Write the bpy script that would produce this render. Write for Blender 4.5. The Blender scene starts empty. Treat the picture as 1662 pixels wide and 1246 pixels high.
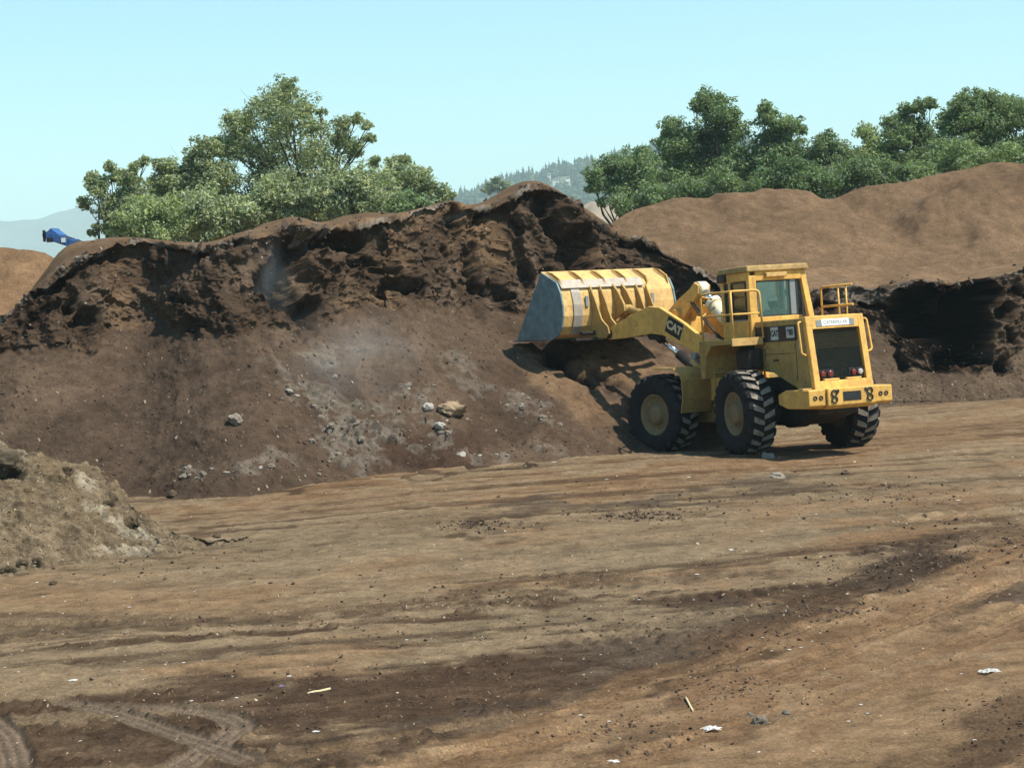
import bpy, bmesh, math, random
import numpy as np
from mathutils import Vector, Matrix
from mathutils.bvhtree import BVHTree

scene = bpy.context.scene
COL = scene.collection
R = math.radians
random.seed(7)
rng = np.random.default_rng(11)

# ------------------------------------------------------------------ camera
F_PX, W_PX, H_PX = 3300.0, 1662.0, 1246.0        # focal length and frame in photo pixels
CAM_H, PITCH, ROLL = 4.0, R(3.155), R(3.0)
cam_data = bpy.data.cameras.new("camera")
cam = bpy.data.objects.new("camera", cam_data)
COL.objects.link(cam)
scene.camera = cam
cam_data.sensor_width = 36.0
cam_data.lens = 36.0 * F_PX / W_PX
cam_data.clip_start = 0.5
cam_data.clip_end = 30000.0
C_FWD = Vector((0, math.cos(PITCH), -math.sin(PITCH)))
_up0 = Vector((0, math.sin(PITCH), math.cos(PITCH)))
_rt0 = Vector((1, 0, 0))
C_UP = _up0 * math.cos(ROLL) + _rt0 * math.sin(ROLL)
C_RT = _rt0 * math.cos(ROLL) - _up0 * math.sin(ROLL)
C_POS = Vector((0, 0, CAM_H))
_m = Matrix((C_RT, C_UP, -C_FWD)).transposed().to_4x4()
_m.translation = C_POS
cam.matrix_world = _m

# ------------------------------------------------------------------ sky and sun
SUN_EL, SUN_AZ = R(58.0), math.atan2(0.91, -0.40)   # azimuth from +Y towards +X
world = bpy.data.worlds.new("World")
scene.world = world
world.use_nodes = True
_nt = world.node_tree
_bg = _nt.nodes["Background"]
_sky = _nt.nodes.new("ShaderNodeTexSky")
_sky.sky_type = 'NISHITA'
_sky.sun_disc = False
_sky.sun_elevation = SUN_EL
_sky.sun_rotation = SUN_AZ
_sky.altitude = 0.0
_sky.air_density = 1.0
_sky.dust_density = 0.6
_sky.ozone_density = 0.6
_tint = _nt.nodes.new("ShaderNodeMix"); _tint.data_type = 'RGBA'; _tint.blend_type = 'MULTIPLY'
_tint.inputs[0].default_value = 1.0; _tint.inputs[7].default_value = (0.76, 1.08, 1.10, 1)     # the photograph's cyan white balance
_nt.links.new(_sky.outputs[0], _tint.inputs[6])
_nt.links.new(_tint.outputs[2], _bg.inputs[0])
_bg.inputs[1].default_value = 0.115
sun_data = bpy.data.lights.new("sun", 'SUN')
sun = bpy.data.objects.new("sun", sun_data)
COL.objects.link(sun)
sun_data.energy = 4.8
sun_data.angle = R(0.5)
sun_data.color = (1.0, 0.94, 0.84)
SUN_DIR = Vector((math.sin(SUN_AZ) * math.cos(SUN_EL), math.cos(SUN_AZ) * math.cos(SUN_EL), math.sin(SUN_EL)))
sun.rotation_euler = (-SUN_DIR).to_track_quat('-Z', 'Y').to_euler()
sun.location = SUN_DIR * 60
scene.view_settings.view_transform = 'Standard'
scene.view_settings.look = 'None'
scene.view_settings.exposure = 0.56
scene.view_settings.gamma = 1.0
scene.render.engine = 'CYCLES'
scene.cycles.use_denoising = True
scene.cycles.max_bounces = 6
scene.cycles.volume_bounces = 1
scene.cycles.transparent_max_bounces = 8

# ------------------------------------------------------------------ helpers
def ray_dir(px, py):
    return C_FWD * F_PX + C_RT * (px - W_PX / 2) - C_UP * (py - H_PX / 2)

def on_plane(px, py, z=0.0):
    d = ray_dir(px, py)
    return C_POS + d * ((z - CAM_H) / d.z)

def at_y(px, py, y):
    d = ray_dir(px, py)
    return C_POS + d * (y / d.y)

def project(P):
    """world points (N,3) to photo pixels (N,2)"""
    Q = P - np.array(C_POS)
    zf = np.maximum(Q @ np.array(C_FWD), 0.05)
    return np.stack([W_PX / 2 + F_PX * (Q @ np.array(C_RT)) / zf,
                     H_PX / 2 - F_PX * (Q @ np.array(C_UP)) / zf], 1)

def tag(o, label=None, cat=None, group=None, kind=None):
    if label: o['label'] = label
    if cat: o['category'] = cat
    if group: o['group'] = group
    if kind: o['kind'] = kind
    return o

def sstep(a, b, x):
    t = np.clip((x - a) / (b - a), 0, 1)
    return t * t * (3 - 2 * t)

def _h(ix, iy, iz, seed):
    with np.errstate(over='ignore'):
        h = (ix.astype(np.uint32) * np.uint32(374761393) + iy.astype(np.uint32) * np.uint32(668265263)
             + iz.astype(np.uint32) * np.uint32(2147483647) + np.uint32(seed * 974711 + 13))
        h = (h ^ (h >> np.uint32(13))) * np.uint32(1274126177)
        h = (h ^ (h >> np.uint32(16))) * np.uint32(2246822519)
        h = h ^ (h >> np.uint32(15))
    return h.astype(np.float64) / 4294967295.0

def vnoise(P, seed=0):
    """value noise in [-1,1]; P is (N,3)"""
    i = np.floor(P).astype(np.int64)
    f = P - i
    f = f * f * f * (f * (f * 6 - 15) + 10)
    o = 0
    for dx in (0, 1):
        wx = f[:, 0] if dx else 1 - f[:, 0]
        for dy in (0, 1):
            wy = f[:, 1] if dy else 1 - f[:, 1]
            for dz in (0, 1):
                wz = f[:, 2] if dz else 1 - f[:, 2]
                o = o + wx * wy * wz * _h(i[:, 0] + dx, i[:, 1] + dy, i[:, 2] + dz, seed)
    return o * 2 - 1

def fbm(P, octaves=4, seed=0, gain=0.5, lac=2.03):
    a, s, o, n = 1.0, 1.0, 0, 0
    for k in range(octaves):
        o = o + a * vnoise(P * s + 17.3 * k, seed + k)
        n += a
        a *= gain
        s *= lac
    return o / n * 1.6

def worley(P, seed=0):
    """distance to the nearest feature point, about 0..1, and that cell's random value"""
    i = np.floor(P).astype(np.int64)
    best = np.full(len(P), 9.0)
    val = np.zeros(len(P))
    for dx in (-1, 0, 1):
        for dy in (-1, 0, 1):
            for dz in (-1, 0, 1):
                cx, cy, cz = i[:, 0] + dx, i[:, 1] + dy, i[:, 2] + dz
                q = np.stack([cx + _h(cx, cy, cz, seed), cy + _h(cx, cy, cz, seed + 1), cz + _h(cx, cy, cz, seed + 2)], 1)
                d = ((P - q) ** 2).sum(1)
                m = d < best
                best = np.where(m, d, best)
                val = np.where(m, _h(cx, cy, cz, seed + 3), val)
    return np.sqrt(best), val

def chunks(P, seed, edge=0.5):
    """angular blocks parted by cracks: a height per cell that falls to the crack between cells, about -0.5..0.5"""
    i = np.floor(P).astype(np.int64)
    d1 = np.full(len(P), 9.0); d2 = np.full(len(P), 9.0); val = np.zeros(len(P))
    tilt = np.zeros(len(P))
    for dx in (-1, 0, 1):
        for dy in (-1, 0, 1):
            for dz in (-1, 0, 1):
                cx, cy, cz = i[:, 0] + dx, i[:, 1] + dy, i[:, 2] + dz
                q = np.stack([cx + _h(cx, cy, cz, seed), cy + _h(cx, cy, cz, seed + 1), cz + _h(cx, cy, cz, seed + 2)], 1)
                r = P - q
                d = np.sqrt((r ** 2).sum(1))
                m = d < d1
                d2 = np.where(m, d1, np.minimum(d2, d)); d1 = np.where(m, d, d1)
                v = _h(cx, cy, cz, seed + 3)
                val = np.where(m, v, val)
                tilt = np.where(m, r[:, 2] * (v - .35) * .9 + r[:, 0] * (_h(cx, cy, cz, seed + 4) - .5) * 1.2, tilt)
    e = sstep(0, edge, d2 - d1)
    return ((val - 0.5) + 0.55 * tilt + 0.35) * e - 0.35

def poly_dist(X, Y, pts):
    """distance of points to a polyline, with the run along it"""
    best = np.full(X.shape, 1e9)
    run = np.zeros(X.shape)
    acc = 0.0
    for (x0, y0), (x1, y1) in zip(pts[:-1], pts[1:]):
        dx, dy = x1 - x0, y1 - y0
        L2 = dx * dx + dy * dy
        t = np.clip(((X - x0) * dx + (Y - y0) * dy) / L2, 0, 1)
        d = np.hypot(X - x0 - t * dx, Y - y0 - t * dy)
        m = d < best
        best = np.where(m, d, best)
        run = np.where(m, acc + t * math.sqrt(L2), run)
        acc += math.sqrt(L2)
    return best, run

def in_poly(px, py, poly):
    c = np.zeros(px.shape, bool)
    n = len(poly)
    j = n - 1
    for i in range(n):
        xi, yi = poly[i]; xj, yj = poly[j]
        m = ((yi > py) != (yj > py)) & (px < (xj - xi) * (py - yi) / (yj - yi + 1e-12) + xi)
        c ^= m
        j = i
    return c

def poly_sdf(px, py, poly):
    d, _ = poly_dist(px, py, list(poly) + [poly[0]])
    return np.where(in_poly(px, py, poly), -d, d)

def grid_mesh(name, V, nu, nv, mat, color=None, smooth=True):
    """V is (nu*nv,3), index u*nv+v"""
    u, v = np.meshgrid(np.arange(nu - 1), np.arange(nv - 1), indexing='ij')
    a = (u * nv + v).ravel()
    F = np.stack([a, a + nv, a + nv + 1, a + 1], 1)
    return raw_mesh(name, V, F, mat, color, smooth)

def raw_mesh(name, V, F, mat, color=None, smooth=True, parent=None, link=True):
    me = bpy.data.meshes.new(name)
    V = np.asarray(V, np.float32); F = np.asarray(F, np.int32)
    k = F.shape[1]
    me.vertices.add(len(V)); me.vertices.foreach_set("co", V.ravel())
    me.loops.add(F.size); me.loops.foreach_set("vertex_index", F.ravel())
    me.polygons.add(len(F))
    me.polygons.foreach_set("loop_start", np.arange(0, F.size, k, dtype=np.int32))
    me.polygons.foreach_set("use_smooth", np.full(len(F), smooth))
    me.update(calc_edges=True)
    if color is not None:
        ca = me.color_attributes.new("Col", 'FLOAT_COLOR', 'POINT')
        c4 = np.ones((len(V), 4), np.float32); c4[:, :3] = color
        ca.data.foreach_set("color", c4.ravel())
    me.validate()
    if mat: me.materials.append(mat)
    o = bpy.data.objects.new(name, me)
    if link: COL.objects.link(o)
    if parent: o.parent = parent
    return o

# ------------------------------------------------------------------ materials
def new_mat(name):
    m = bpy.data.materials.new(name)
    m.use_nodes = True
    nt = m.node_tree
    b = nt.nodes["Principled BSDF"]
    return m, nt, b

def nnoise(nt, scale, detail=4, rough=0.6, coord='Object', stretch=None):
    tc = nt.nodes.new("ShaderNodeTexCoord")
    n = nt.nodes.new("ShaderNodeTexNoise")
    n.inputs['Scale'].default_value = scale
    n.inputs['Detail'].default_value = detail
    n.inputs['Roughness'].default_value = rough
    src = tc.outputs[coord]
    if stretch:
        mp = nt.nodes.new("ShaderNodeMapping")
        mp.inputs['Scale'].default_value = stretch
        nt.links.new(src, mp.inputs[0]); src = mp.outputs[0]
    nt.links.new(src, n.inputs['Vector'])
    return n

def nramp(nt, src, stops):
    r = nt.nodes.new("ShaderNodeValToRGB")
    el = r.color_ramp.elements
    while len(el) < len(stops): el.new(0.5)
    for e, (p, c) in zip(el, stops):
        e.position = p
        e.color = (*c, 1) if len(c) == 3 else c
    nt.links.new(src, r.inputs[0])
    return r

def nmix(nt, mode, fac, a, b):
    m = nt.nodes.new("ShaderNodeMix")
    m.data_type = 'RGBA'; m.blend_type = mode
    for inp, v in ((m.inputs[0], fac), (m.inputs[6], a), (m.inputs[7], b)):
        if isinstance(v, (int, float)): inp.default_value = v
        elif isinstance(v, tuple): inp.default_value = (*v, 1) if len(v) == 3 else v
        else: nt.links.new(v, inp)
    return m.outputs[2]

def soil_mat(name, fine=14.0, bump=0.5, bdist=0.03, contrast=0.5, speck=0.6):
    m, nt, b = new_mat(name)
    at = nt.nodes.new("ShaderNodeAttribute"); at.attribute_name = "Col"
    n1 = nnoise(nt, fine, 8, 0.7)
    r1 = nramp(nt, n1.outputs[0], [(0.25, (1 - contrast,) * 3), (0.5, (1, 1, 1)), (0.8, (1 + contrast,) * 3)])
    n2 = nnoise(nt, fine * 6, 3, 0.6)
    r2 = nramp(nt, n2.outputs[0], [(0.3, (0.72,) * 3), (0.55, (1, 1, 1)), (0.75, (1.35, 1.33, 1.3))])
    c = nmix(nt, 'MULTIPLY', 1.0, at.outputs[0], r1.outputs[0])
    c = nmix(nt, 'MULTIPLY', 1.0, c, r2.outputs[0])
    n3 = nnoise(nt, fine * 11, 2, 0.5)
    sp = nramp(nt, n3.outputs[0], [(0.30, (0.45, 0.43, 0.42)), (0.40, (1, 1, 1)), (0.64, (1, 1, 1)), (0.72, (1.9, 1.85, 1.75))])
    c = nmix(nt, 'MULTIPLY', speck, c, sp.outputs[0])
    nt.links.new(c, b.inputs['Base Color'])
    b.inputs['Roughness'].default_value = 0.95
    b.inputs['Specular IOR Level'].default_value = 0.03
    bp = nt.nodes.new("ShaderNodeBump")
    bp.inputs['Strength'].default_value = bump
    bp.inputs['Distance'].default_value = bdist
    nb = nnoise(nt, fine * 1.5, 9, 0.72)
    nt.links.new(nb.outputs[0], bp.inputs['Height'])
    nt.links.new(bp.outputs[0], b.inputs['Normal'])
    return m

def flat_mat(name, color, rough=0.6, metal=0.0, vary=0.25, scale=8.0, spec=0.4, bump=0.0, stretch=None):
    m, nt, b = new_mat(name)
    n = nnoise(nt, scale, 5, 0.65, stretch=stretch)
    r = nramp(nt, n.outputs[0], [(0.3, tuple(x * (1 - vary) for x in color)), (0.7, tuple(min(1, x * (1 + vary)) for x in color))])
    nt.links.new(r.outputs[0], b.inputs['Base Color'])
    b.inputs['Roughness'].default_value = rough
    b.inputs['Metallic'].default_value = metal
    b.inputs['Specular IOR Level'].default_value = spec
    if bump:
        bp = nt.nodes.new("ShaderNodeBump"); bp.inputs['Strength'].default_value = bump; bp.inputs['Distance'].default_value = 0.02
        nt.links.new(n.outputs[0], bp.inputs['Height']); nt.links.new(bp.outputs[0], b.inputs['Normal'])
    return m

def attr_mat(name, rough=0.9, spec=0.2, translucent=0.0, fine=0.0):
    m, nt, b = new_mat(name)
    at = nt.nodes.new("ShaderNodeAttribute"); at.attribute_name = "Col"
    c = at.outputs[0]
    if fine:
        n = nnoise(nt, fine, 6, 0.7)
        r = nramp(nt, n.outputs[0], [(0.3, (0.6,) * 3), (0.7, (1.35,) * 3)])
        c = nmix(nt, 'MULTIPLY', 1.0, c, r.outputs[0])
    nt.links.new(c, b.inputs['Base Color'])
    b.inputs['Roughness'].default_value = rough
    b.inputs['Specular IOR Level'].default_value = spec
    if translucent:
        tr = nt.nodes.new("ShaderNodeBsdfTranslucent")
        nt.links.new(nmix(nt, 'MULTIPLY', 1.0, c, (1.1, 1.25, 0.6)), tr.inputs[0])
        mx = nt.nodes.new("ShaderNodeMixShader"); mx.inputs[0].default_value = translucent
        nt.links.new(b.outputs[0], mx.inputs[1]); nt.links.new(tr.outputs[0], mx.inputs[2])
        nt.links.new(mx.outputs[0], nt.nodes["Material Output"].inputs[0])
    return m
# ------------------------------------------------------------------ ground
HINGE = (5.36, 44.06)
def ground_base(X, Y):
    P = np.stack([X / 7.0, Y / 7.0, np.zeros_like(X)], 1)
    near = sstep(90, 60, Y) * sstep(40, 25, np.abs(X))
    z = 0.05 * fbm(P, 3, 5) * near
    # the ground falls a little towards the working face, under the front axle
    d = np.hypot((X - 3.4) / 5.0, (Y - 46.4) / 2.6)
    z = z - 0.20 * np.exp(-d ** 2 * 1.2)
    return z

def gz(x, y):
    return float(ground_base(np.array([float(x)]), np.array([float(y)]))[0])

TAN, KHAKI, ORANGE, DARK, GREY, BLACKISH = [np.array(c) for c in (
    (0.190, 0.126, 0.077), (0.182, 0.138, 0.092), (0.165, 0.102, 0.060), (0.068, 0.044, 0.030), (0.092, 0.070, 0.053), (0.045, 0.032, 0.025))]

ys = []
y = 5.0
while y < 62: ys.append(y); y += max(0.012, 0.55 * y * y / (2033 * 4.0))
while y < 12000: ys.append(y); y *= 1.12
ys = [-4000, -200, -20, 0, 2.5] + ys
ss = np.linspace(-1.35, 1.35, 820)
ss = np.concatenate([[-400, -60, -12, -4, -2, -1.6], ss, [1.6, 2, 4, 12, 60, 400]])
ys = np.array(ys); nY, nS = len(ys), len(ss)
GY, GS = np.meshgrid(ys, ss, indexing='ij')
wid = np.clip(np.abs(GY), 8, 400) * 0.255
GX = (GS * wid).ravel(); GYf = GY.ravel()
GZ = ground_base(GX, GYf)
P3 = np.stack([GX, GYf, np.zeros_like(GX)], 1)
PX = project(np.stack([GX, GYf, GZ], 1))
vis = (GYf > 6) & (GYf < 75)
warp = np.zeros((len(GX), 2))
warp[vis, 0] = 60 * fbm(P3[vis] / 1.6, 4, 21)
warp[vis, 1] = 60 * fbm(P3[vis] / 1.6, 4, 31)
# streak coordinates: two families of wheel tracks
def streak(ang, lx, ly, seed, octv=4):
    c, s = math.cos(R(ang)), math.sin(R(ang))
    q = np.stack([(GX * c + GYf * s) / lx, (-GX * s + GYf * c) / ly, np.zeros_like(GX)], 1)
    o = np.zeros(len(GX)); o[vis] = fbm(q[vis], octv, seed); return o
right_side = sstep(-0.6, 1.2, (GX + 1.3) * 0.777 - (GYf - 18.6) * 0.629)     # beyond the edge of the orange haul road
st_a = streak(8, 6.0, 0.42, 41); st_b = streak(46, 7.0, 0.38, 51); st_c = streak(20, 9.0, 0.9, 61)
st = st_a * (1 - right_side) + st_b * right_side
fine_n = np.zeros(len(GX)); fine_n[vis] = fbm(P3[vis] / 0.35, 5, 71)
mid_n = np.zeros(len(GX)); mid_n[vis] = fbm(P3[vis] / 2.2, 4, 81)

C = np.tile(TAN, (len(GX), 1))
def blend(mask, col):
    global C
    C = C * (1 - mask[:, None]) + col * mask[:, None]
# khaki litter over the left and middle, orange haul dirt towards the right and the back
blend(sstep(-0.25, 0.25, mid_n + 0.35) * 0.7 * (1 - right_side), KHAKI)
BLOTS = [  # px, py, rx, ry, tilt, colour, strength
    (480, 815, 330, 22, -6, ORANGE, .9), (1300, 735, 450, 34, -9, ORANGE, .75), (1550, 690, 260, 26, -10, TAN, .8),
    (1000, 775, 300, 12, -4, ORANGE, .7), (940, 820, 190, 12, -5, GREY, .8), (1240, 787, 120, 11, -6, GREY, .75),
    (1470, 850, 230, 34, -14, ORANGE, .75), (1120, 890, 330, 32, -9, KHAKI, .8), (900, 1000, 330, 40, -9, KHAKI, .8),
    (400, 900, 420, 40, -4, KHAKI, .7), (250, 960, 330, 30, -3, TAN, .55), (200, 1050, 380, 45, -3, KHAKI, .75),
    (560, 1012, 700, 11, -5, DARK, .85), (150, 1033, 300, 8, -2, DARK, .55), (900, 950, 460, 14, -7, DARK, .55), (300, 1000, 400, 12, -3, DARK, .5), (850, 1075, 300, 20, -8, DARK, .7),
    (1110, 1030, 280, 62, -15, DARK, .85), (960, 1075, 180, 36, -12, GREY, .8), (1080, 1010, 130, 22, -14, GREY, .6),
    (1450, 915, 130, 30, -8, BLACKISH, .9), (1320, 985, 110, 26, -22, DARK, .75), (1600, 870, 130, 26, -12, DARK, .5),
    (1640, 970, 90, 30, -20, GREY, .9), (1560, 1000, 110, 20, -24, DARK, .5),
    (640, 1120, 360, 56, -6, DARK, .95), (420, 1140, 300, 50, 2, DARK, .8), (200, 1190, 360, 60, 2, DARK, .85),
    (750, 1165, 210, 28, -13, GREY, .55), (560, 1225, 260, 22, -6, BLACKISH, .7), (60, 1220, 150, 40, 0, DARK, .6),
    (1180, 1115, 110, 22, -18, DARK, .8), (1260, 1095, 120, 18, -20, DARK, .6), (1160, 1165, 120, 28, -14, GREY, .6),
    (1030, 1190, 90, 26, -14, DARK, .65), (960, 1225, 130, 26, -14, DARK, .55), (1640, 1190, 110, 60, -18, DARK, .6),
    (1400, 1130, 260, 30, -30, ORANGE, .6), (900, 1170, 430, 30, -24, ORANGE, .85), (1250, 1110, 420, 40, -27, ORANGE, .9), (1540, 950, 160, 26, -24, ORANGE, .8),
    (1560, 1080, 170, 36, -30, ORANGE, .75), (1350, 1200, 250, 40, -26, TAN, .5), (1430, 780, 230, 16, -9, KHAKI, .5),
    (330, 880, 120, 16, -6, DARK, .45), (760, 853, 30, 10, 0, DARK, .7), (815, 852, 26, 9, 0, DARK, .7),
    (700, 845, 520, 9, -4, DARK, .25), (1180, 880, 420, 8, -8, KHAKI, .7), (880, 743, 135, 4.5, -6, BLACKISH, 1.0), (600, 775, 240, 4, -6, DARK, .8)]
bx = PX[:, 0] + warp[:, 0]; by = PX[:, 1] + warp[:, 1] * 0.45
rough_mask = np.zeros(len(GX))
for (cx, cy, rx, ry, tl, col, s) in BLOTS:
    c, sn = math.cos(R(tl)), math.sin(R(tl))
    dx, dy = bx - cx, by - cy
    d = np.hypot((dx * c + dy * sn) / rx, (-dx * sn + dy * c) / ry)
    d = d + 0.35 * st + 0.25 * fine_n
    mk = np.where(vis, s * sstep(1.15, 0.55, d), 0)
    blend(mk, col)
    if col is DARK or col is BLACKISH: rough_mask = np.maximum(rough_mask, mk)
    if col is ORANGE: rough_mask = rough_mask * (1 - 0.7 * mk)
# streaks of drier and damper dirt dragged along the tracks
sv = np.clip(st * 0.9 + 0.4 * st_c, -1, 1)
C = C * (1 + 0.22 * sv + 0.20 * fine_n)[:, None]
blend(sstep(0.35, 0.8, st_c + 0.4 * fine_n) * 0.45 * vis, KHAKI * 1.15)
blend(sstep(0.40, 0.85, -st - 0.3 * fine_n) * 0.55 * vis, DARK)
# relief: ruts, clods, ripples pressed by tyre lugs
cl, cv = worley(np.where(vis[:, None], P3 / 0.16, 0), 91)
cl2, _ = worley(np.where(vis[:, None], P3 / 0.055, 0), 95)
lumps = np.clip(0.55 - cl, 0, 1) * (cv > 0.45)
patch = sstep(-0.2, 0.5, mid_n + 0.6 * fine_n)
rel = 0.012 * st + 0.014 * fine_n + lumps * (0.055 + 0.085 * rough_mask) * patch + 0.026 * np.clip(0.5 - cl2, 0, 1) * (0.5 + rough_mask)
c8, s8 = math.cos(R(8)), math.sin(R(8))
al, ac = GX * c8 + GYf * s8, -GX * s8 + GYf * c8
rut = sstep(0.1, 0.5, fbm(np.stack([al / 5, ac / 0.7, al * 0], 1), 3, 77))
rel += 0.022 * np.sin(al * 2 * math.pi / 0.27 + 5 * mid_n) * rut * rough_mask * (1 - right_side)
C *= (1 - 0.25 * sstep(0.1, 0.4, lumps) * rough_mask)[:, None]
# pressed pickup tracks at the near left
TRACKS = [([(150, 1135), (250, 1140), (330, 1148), (360, 1152), (382, 1163), (388, 1176), (372, 1192), (345, 1210), (310, 1232), (265, 1262)], .17),
          ([(60, 1128), (140, 1138), (220, 1160), (300, 1190), (350, 1212), (420, 1246)], .16),
          ([(420, 1246), (620, 1200), (880, 1150), (1150, 1075), (1420, 975), (1662, 890)], .15), ([(560, 1262), (760, 1225), (1010, 1170), (1260, 1095), (1500, 1005), (1700, 925)], .15),
          ([(900, 1262), (1100, 1215), (1330, 1140), (1560, 1050), (1720, 975)], .16), ([(-60, 1010), (250, 1000), (600, 985), (1000, 940), (1400, 870), (1700, 800)], .2),
          ([(-60, 1140), (-15, 1160), (12, 1185), (24, 1215), (28, 1250)], .14)]
press = np.zeros(len(GX))
for pts, hw in TRACKS:
    wp = [on_plane(px, py) for px, py in pts]
    d, run = poly_dist(GX, GYf, [(p.x, p.y) for p in wp])
    faint = len(pts) < 7 and abs(hw - .15) < .06 and pts[0][0] > 400 or hw == .2
    mk = sstep(hw * 1.15, hw * 0.8, d + 0.015 * fine_n) * vis * sstep(0, .6, run) * sstep(0, .5, run.max() - run) * (0.75 * sstep(-0.35, 0.25, mid_n + 0.3 * st) if faint else 1.0)
    rel = rel * (1 - 0.8 * mk) - mk * (0.020 + 0.010 * np.cos(d / hw * 9.0)) + 0.022 * np.exp(-((d - hw * 1.25) / 0.035) ** 2) * vis
    rel += mk * (0.012 * np.sin(run * 2 * math.pi / 0.11 + d * 30)) * (1 if faint else .3)
    blend(mk * (0.5 if faint else 0.9), (TAN * 1.05 if faint else GREY * 1.5) * (1.1 + 0.12 * np.cos(d / hw * 9.0)[:, None]))
    press = np.maximum(press, mk)
GZ = GZ + np.where(vis, rel, 0)
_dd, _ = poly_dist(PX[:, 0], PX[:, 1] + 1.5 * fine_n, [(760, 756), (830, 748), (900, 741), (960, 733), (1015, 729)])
_mk = sstep(6.5, 2.5, _dd + 1.5 * mid_n) * vis           # dark, slightly sunk strip along the toe of the pile
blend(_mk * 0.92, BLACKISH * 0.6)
GZ = GZ - 0.05 * _mk
C = np.clip(C * np.array([0.93, 0.895, 0.81]), 0.012, 0.6)
m_ground = soil_mat("packed_dirt", 5.0, 0.8, 0.04, 0.45, 0.85)
ground = grid_mesh("ground", np.stack([GX, GYf, GZ], 1), nY, nS, m_ground, C)
tag(ground, "packed brown dirt yard crossed by wheel tracks", "ground", kind='structure')
ground.data.flip_normals() if ground.data.polygons[nS * 40].normal.z < 0 else None

# ------------------------------------------------------------------ compost piles
def curve(pts, x):
    xs, v = np.array([p[0] for p in pts], float), np.array([p[1] for p in pts], float)
    # monotone-ish cubic (Catmull-Rom with clamped ends)
    m = np.gradient(v, xs)
    i = np.clip(np.searchsorted(xs, x) - 1, 0, len(xs) - 2)
    h = xs[i + 1] - xs[i]; t = np.clip((x - xs[i]) / h, 0, 1)
    return ((2 * t**3 - 3 * t**2 + 1) * v[i] + (t**3 - 2 * t**2 + t) * h * m[i] + (-2 * t**3 + 3 * t**2) * v[i + 1] + (t**3 - t**2) * h * m[i + 1])

def slope_hit(px, py, B, ang):
    """point on the pixel ray that lies on a slope of angle ang rising from B"""
    d = ray_dir(px, py)
    t = math.tan(ang)
    # z = Bz + t*(y-By); camera + k*d
    k = (B.z - t * B.y - CAM_H) / (d.z - t * d.y)
    return C_POS + d * k

def vnormals(V, nu, nv):
    G = V.reshape(nu, nv, 3)
    du = np.gradient(G, axis=0); dv = np.gradient(G, axis=1)
    n = np.cross(du, dv)
    n /= np.linalg.norm(n, axis=2, keepdims=True) + 1e-9
    return n.reshape(-1, 3)

def face_surface(x0, x1, nu, base, mid, crest, ang_lo, ang_hi, back, rows, skirt=1.2):
    """rows of a bank: skirt below ground, foot, break of slope, crest, then points behind; returns V, band parameter and pixel x"""
    xs = np.linspace(x0, x1, nu)
    nS_, nT, nC, nB = rows
    out, band = [], None
    yb, ym, yc = curve(base, xs), curve(mid, xs), curve(crest, xs)
    bk = [(dy, curve(p, xs) if isinstance(p, list) else p) for dy, p in back]
    for i, x in enumerate(xs):
        B = on_plane(x, yb[i], 0.0)
        M = slope_hit(x, ym[i], B, ang_lo(x) if callable(ang_lo) else ang_lo)
        K = slope_hit(x, yc[i], M, ang_hi)
        S = B + Vector((0, -skirt, -0.35))
        pts, bb = [], []
        for k in range(nS_): t = k / nS_; pts.append(S.lerp(B, t)); bb.append(t - 1)
        for k in range(nT): t = k / nT; pts.append(B.lerp(M, t)); bb.append(t)
        for k in range(nC): t = k / nC; pts.append(M.lerp(K, t)); bb.append(1 + t)
        prev = K; kk = nB // len(bk)
        for j, (dy, py) in enumerate(bk):
            if py is None: Q = Vector((prev.x * 1.03, K.y + dy, -0.4))
            else: Q = at_y(x, py[i], K.y + dy)
            for k in range(kk):
                t = k / kk; t2 = t * t * (3 - 2 * t) if j == len(bk) - 1 else t
                p = prev.lerp(Q, t); p.z = prev.z + (Q.z - prev.z) * t2
                pts.append(p); bb.append(2 + j + t)
            prev = Q
        pts.append(prev); bb.append(2 + len(bk))
        out.append([tuple(p) for p in pts]); band = bb
    V = np.array(out).reshape(-1, 3)
    nv = len(band)
    # round the breaks of slope
    G = V.reshape(nu, nv, 3)
    for _ in range(3):
        G[:, 1:-1] = (G[:, :-2] + 2 * G[:, 1:-1] + G[:, 2:]) / 4
    return G.reshape(-1, 3), np.tile(np.array(band), nu), nv

def relax(V, nu, nv, mask, n):
    """even out stretched walls: neighbours pull each vertex towards their mean where mask is high"""
    G = V.reshape(nu, nv, 3).copy(); M = mask.reshape(nu, nv).copy()
    for _ in range(4):
        M[1:-1, 1:-1] = np.maximum(M[1:-1, 1:-1], .9 * np.maximum(np.maximum(M[:-2, 1:-1], M[2:, 1:-1]), np.maximum(M[1:-1, :-2], M[1:-1, 2:])))
    for _ in range(n):
        A = (G[:-2, 1:-1] + G[2:, 1:-1] + G[1:-1, :-2] + G[1:-1, 2:]) / 4
        G[1:-1, 1:-1] += M[1:-1, 1:-1, None] * (A - G[1:-1, 1:-1])
    return G.reshape(-1, 3)

def roughen(V, nu, nv, mask, seed, a1, a2, a3):
    N = vnormals(V, nu, nv)
    if N[nu // 2 * nv + 100][1] > 0: N = -N
    d = a1 * chunks(V / 0.42, seed) + a2 * chunks(V / 0.18, seed + 10) + a3 * fbm(V / 0.12, 3, seed + 20)
    return V + N * (mask * d)[:, None]

def taper_ends(V, nu, nv, left, right):
    """let the ends of a pile run down into the ground"""
    G = V.reshape(nu, nv, 3); i = np.arange(nu)
    f = np.ones(nu)
    if left: f *= sstep(0, left, i)
    if right: f *= sstep(0, right, nu - 1 - i)
    G[:, :, 2] = -0.5 + (G[:, :, 2] + 0.5) * f[:, None]
    return G.reshape(-1, 3)

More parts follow.
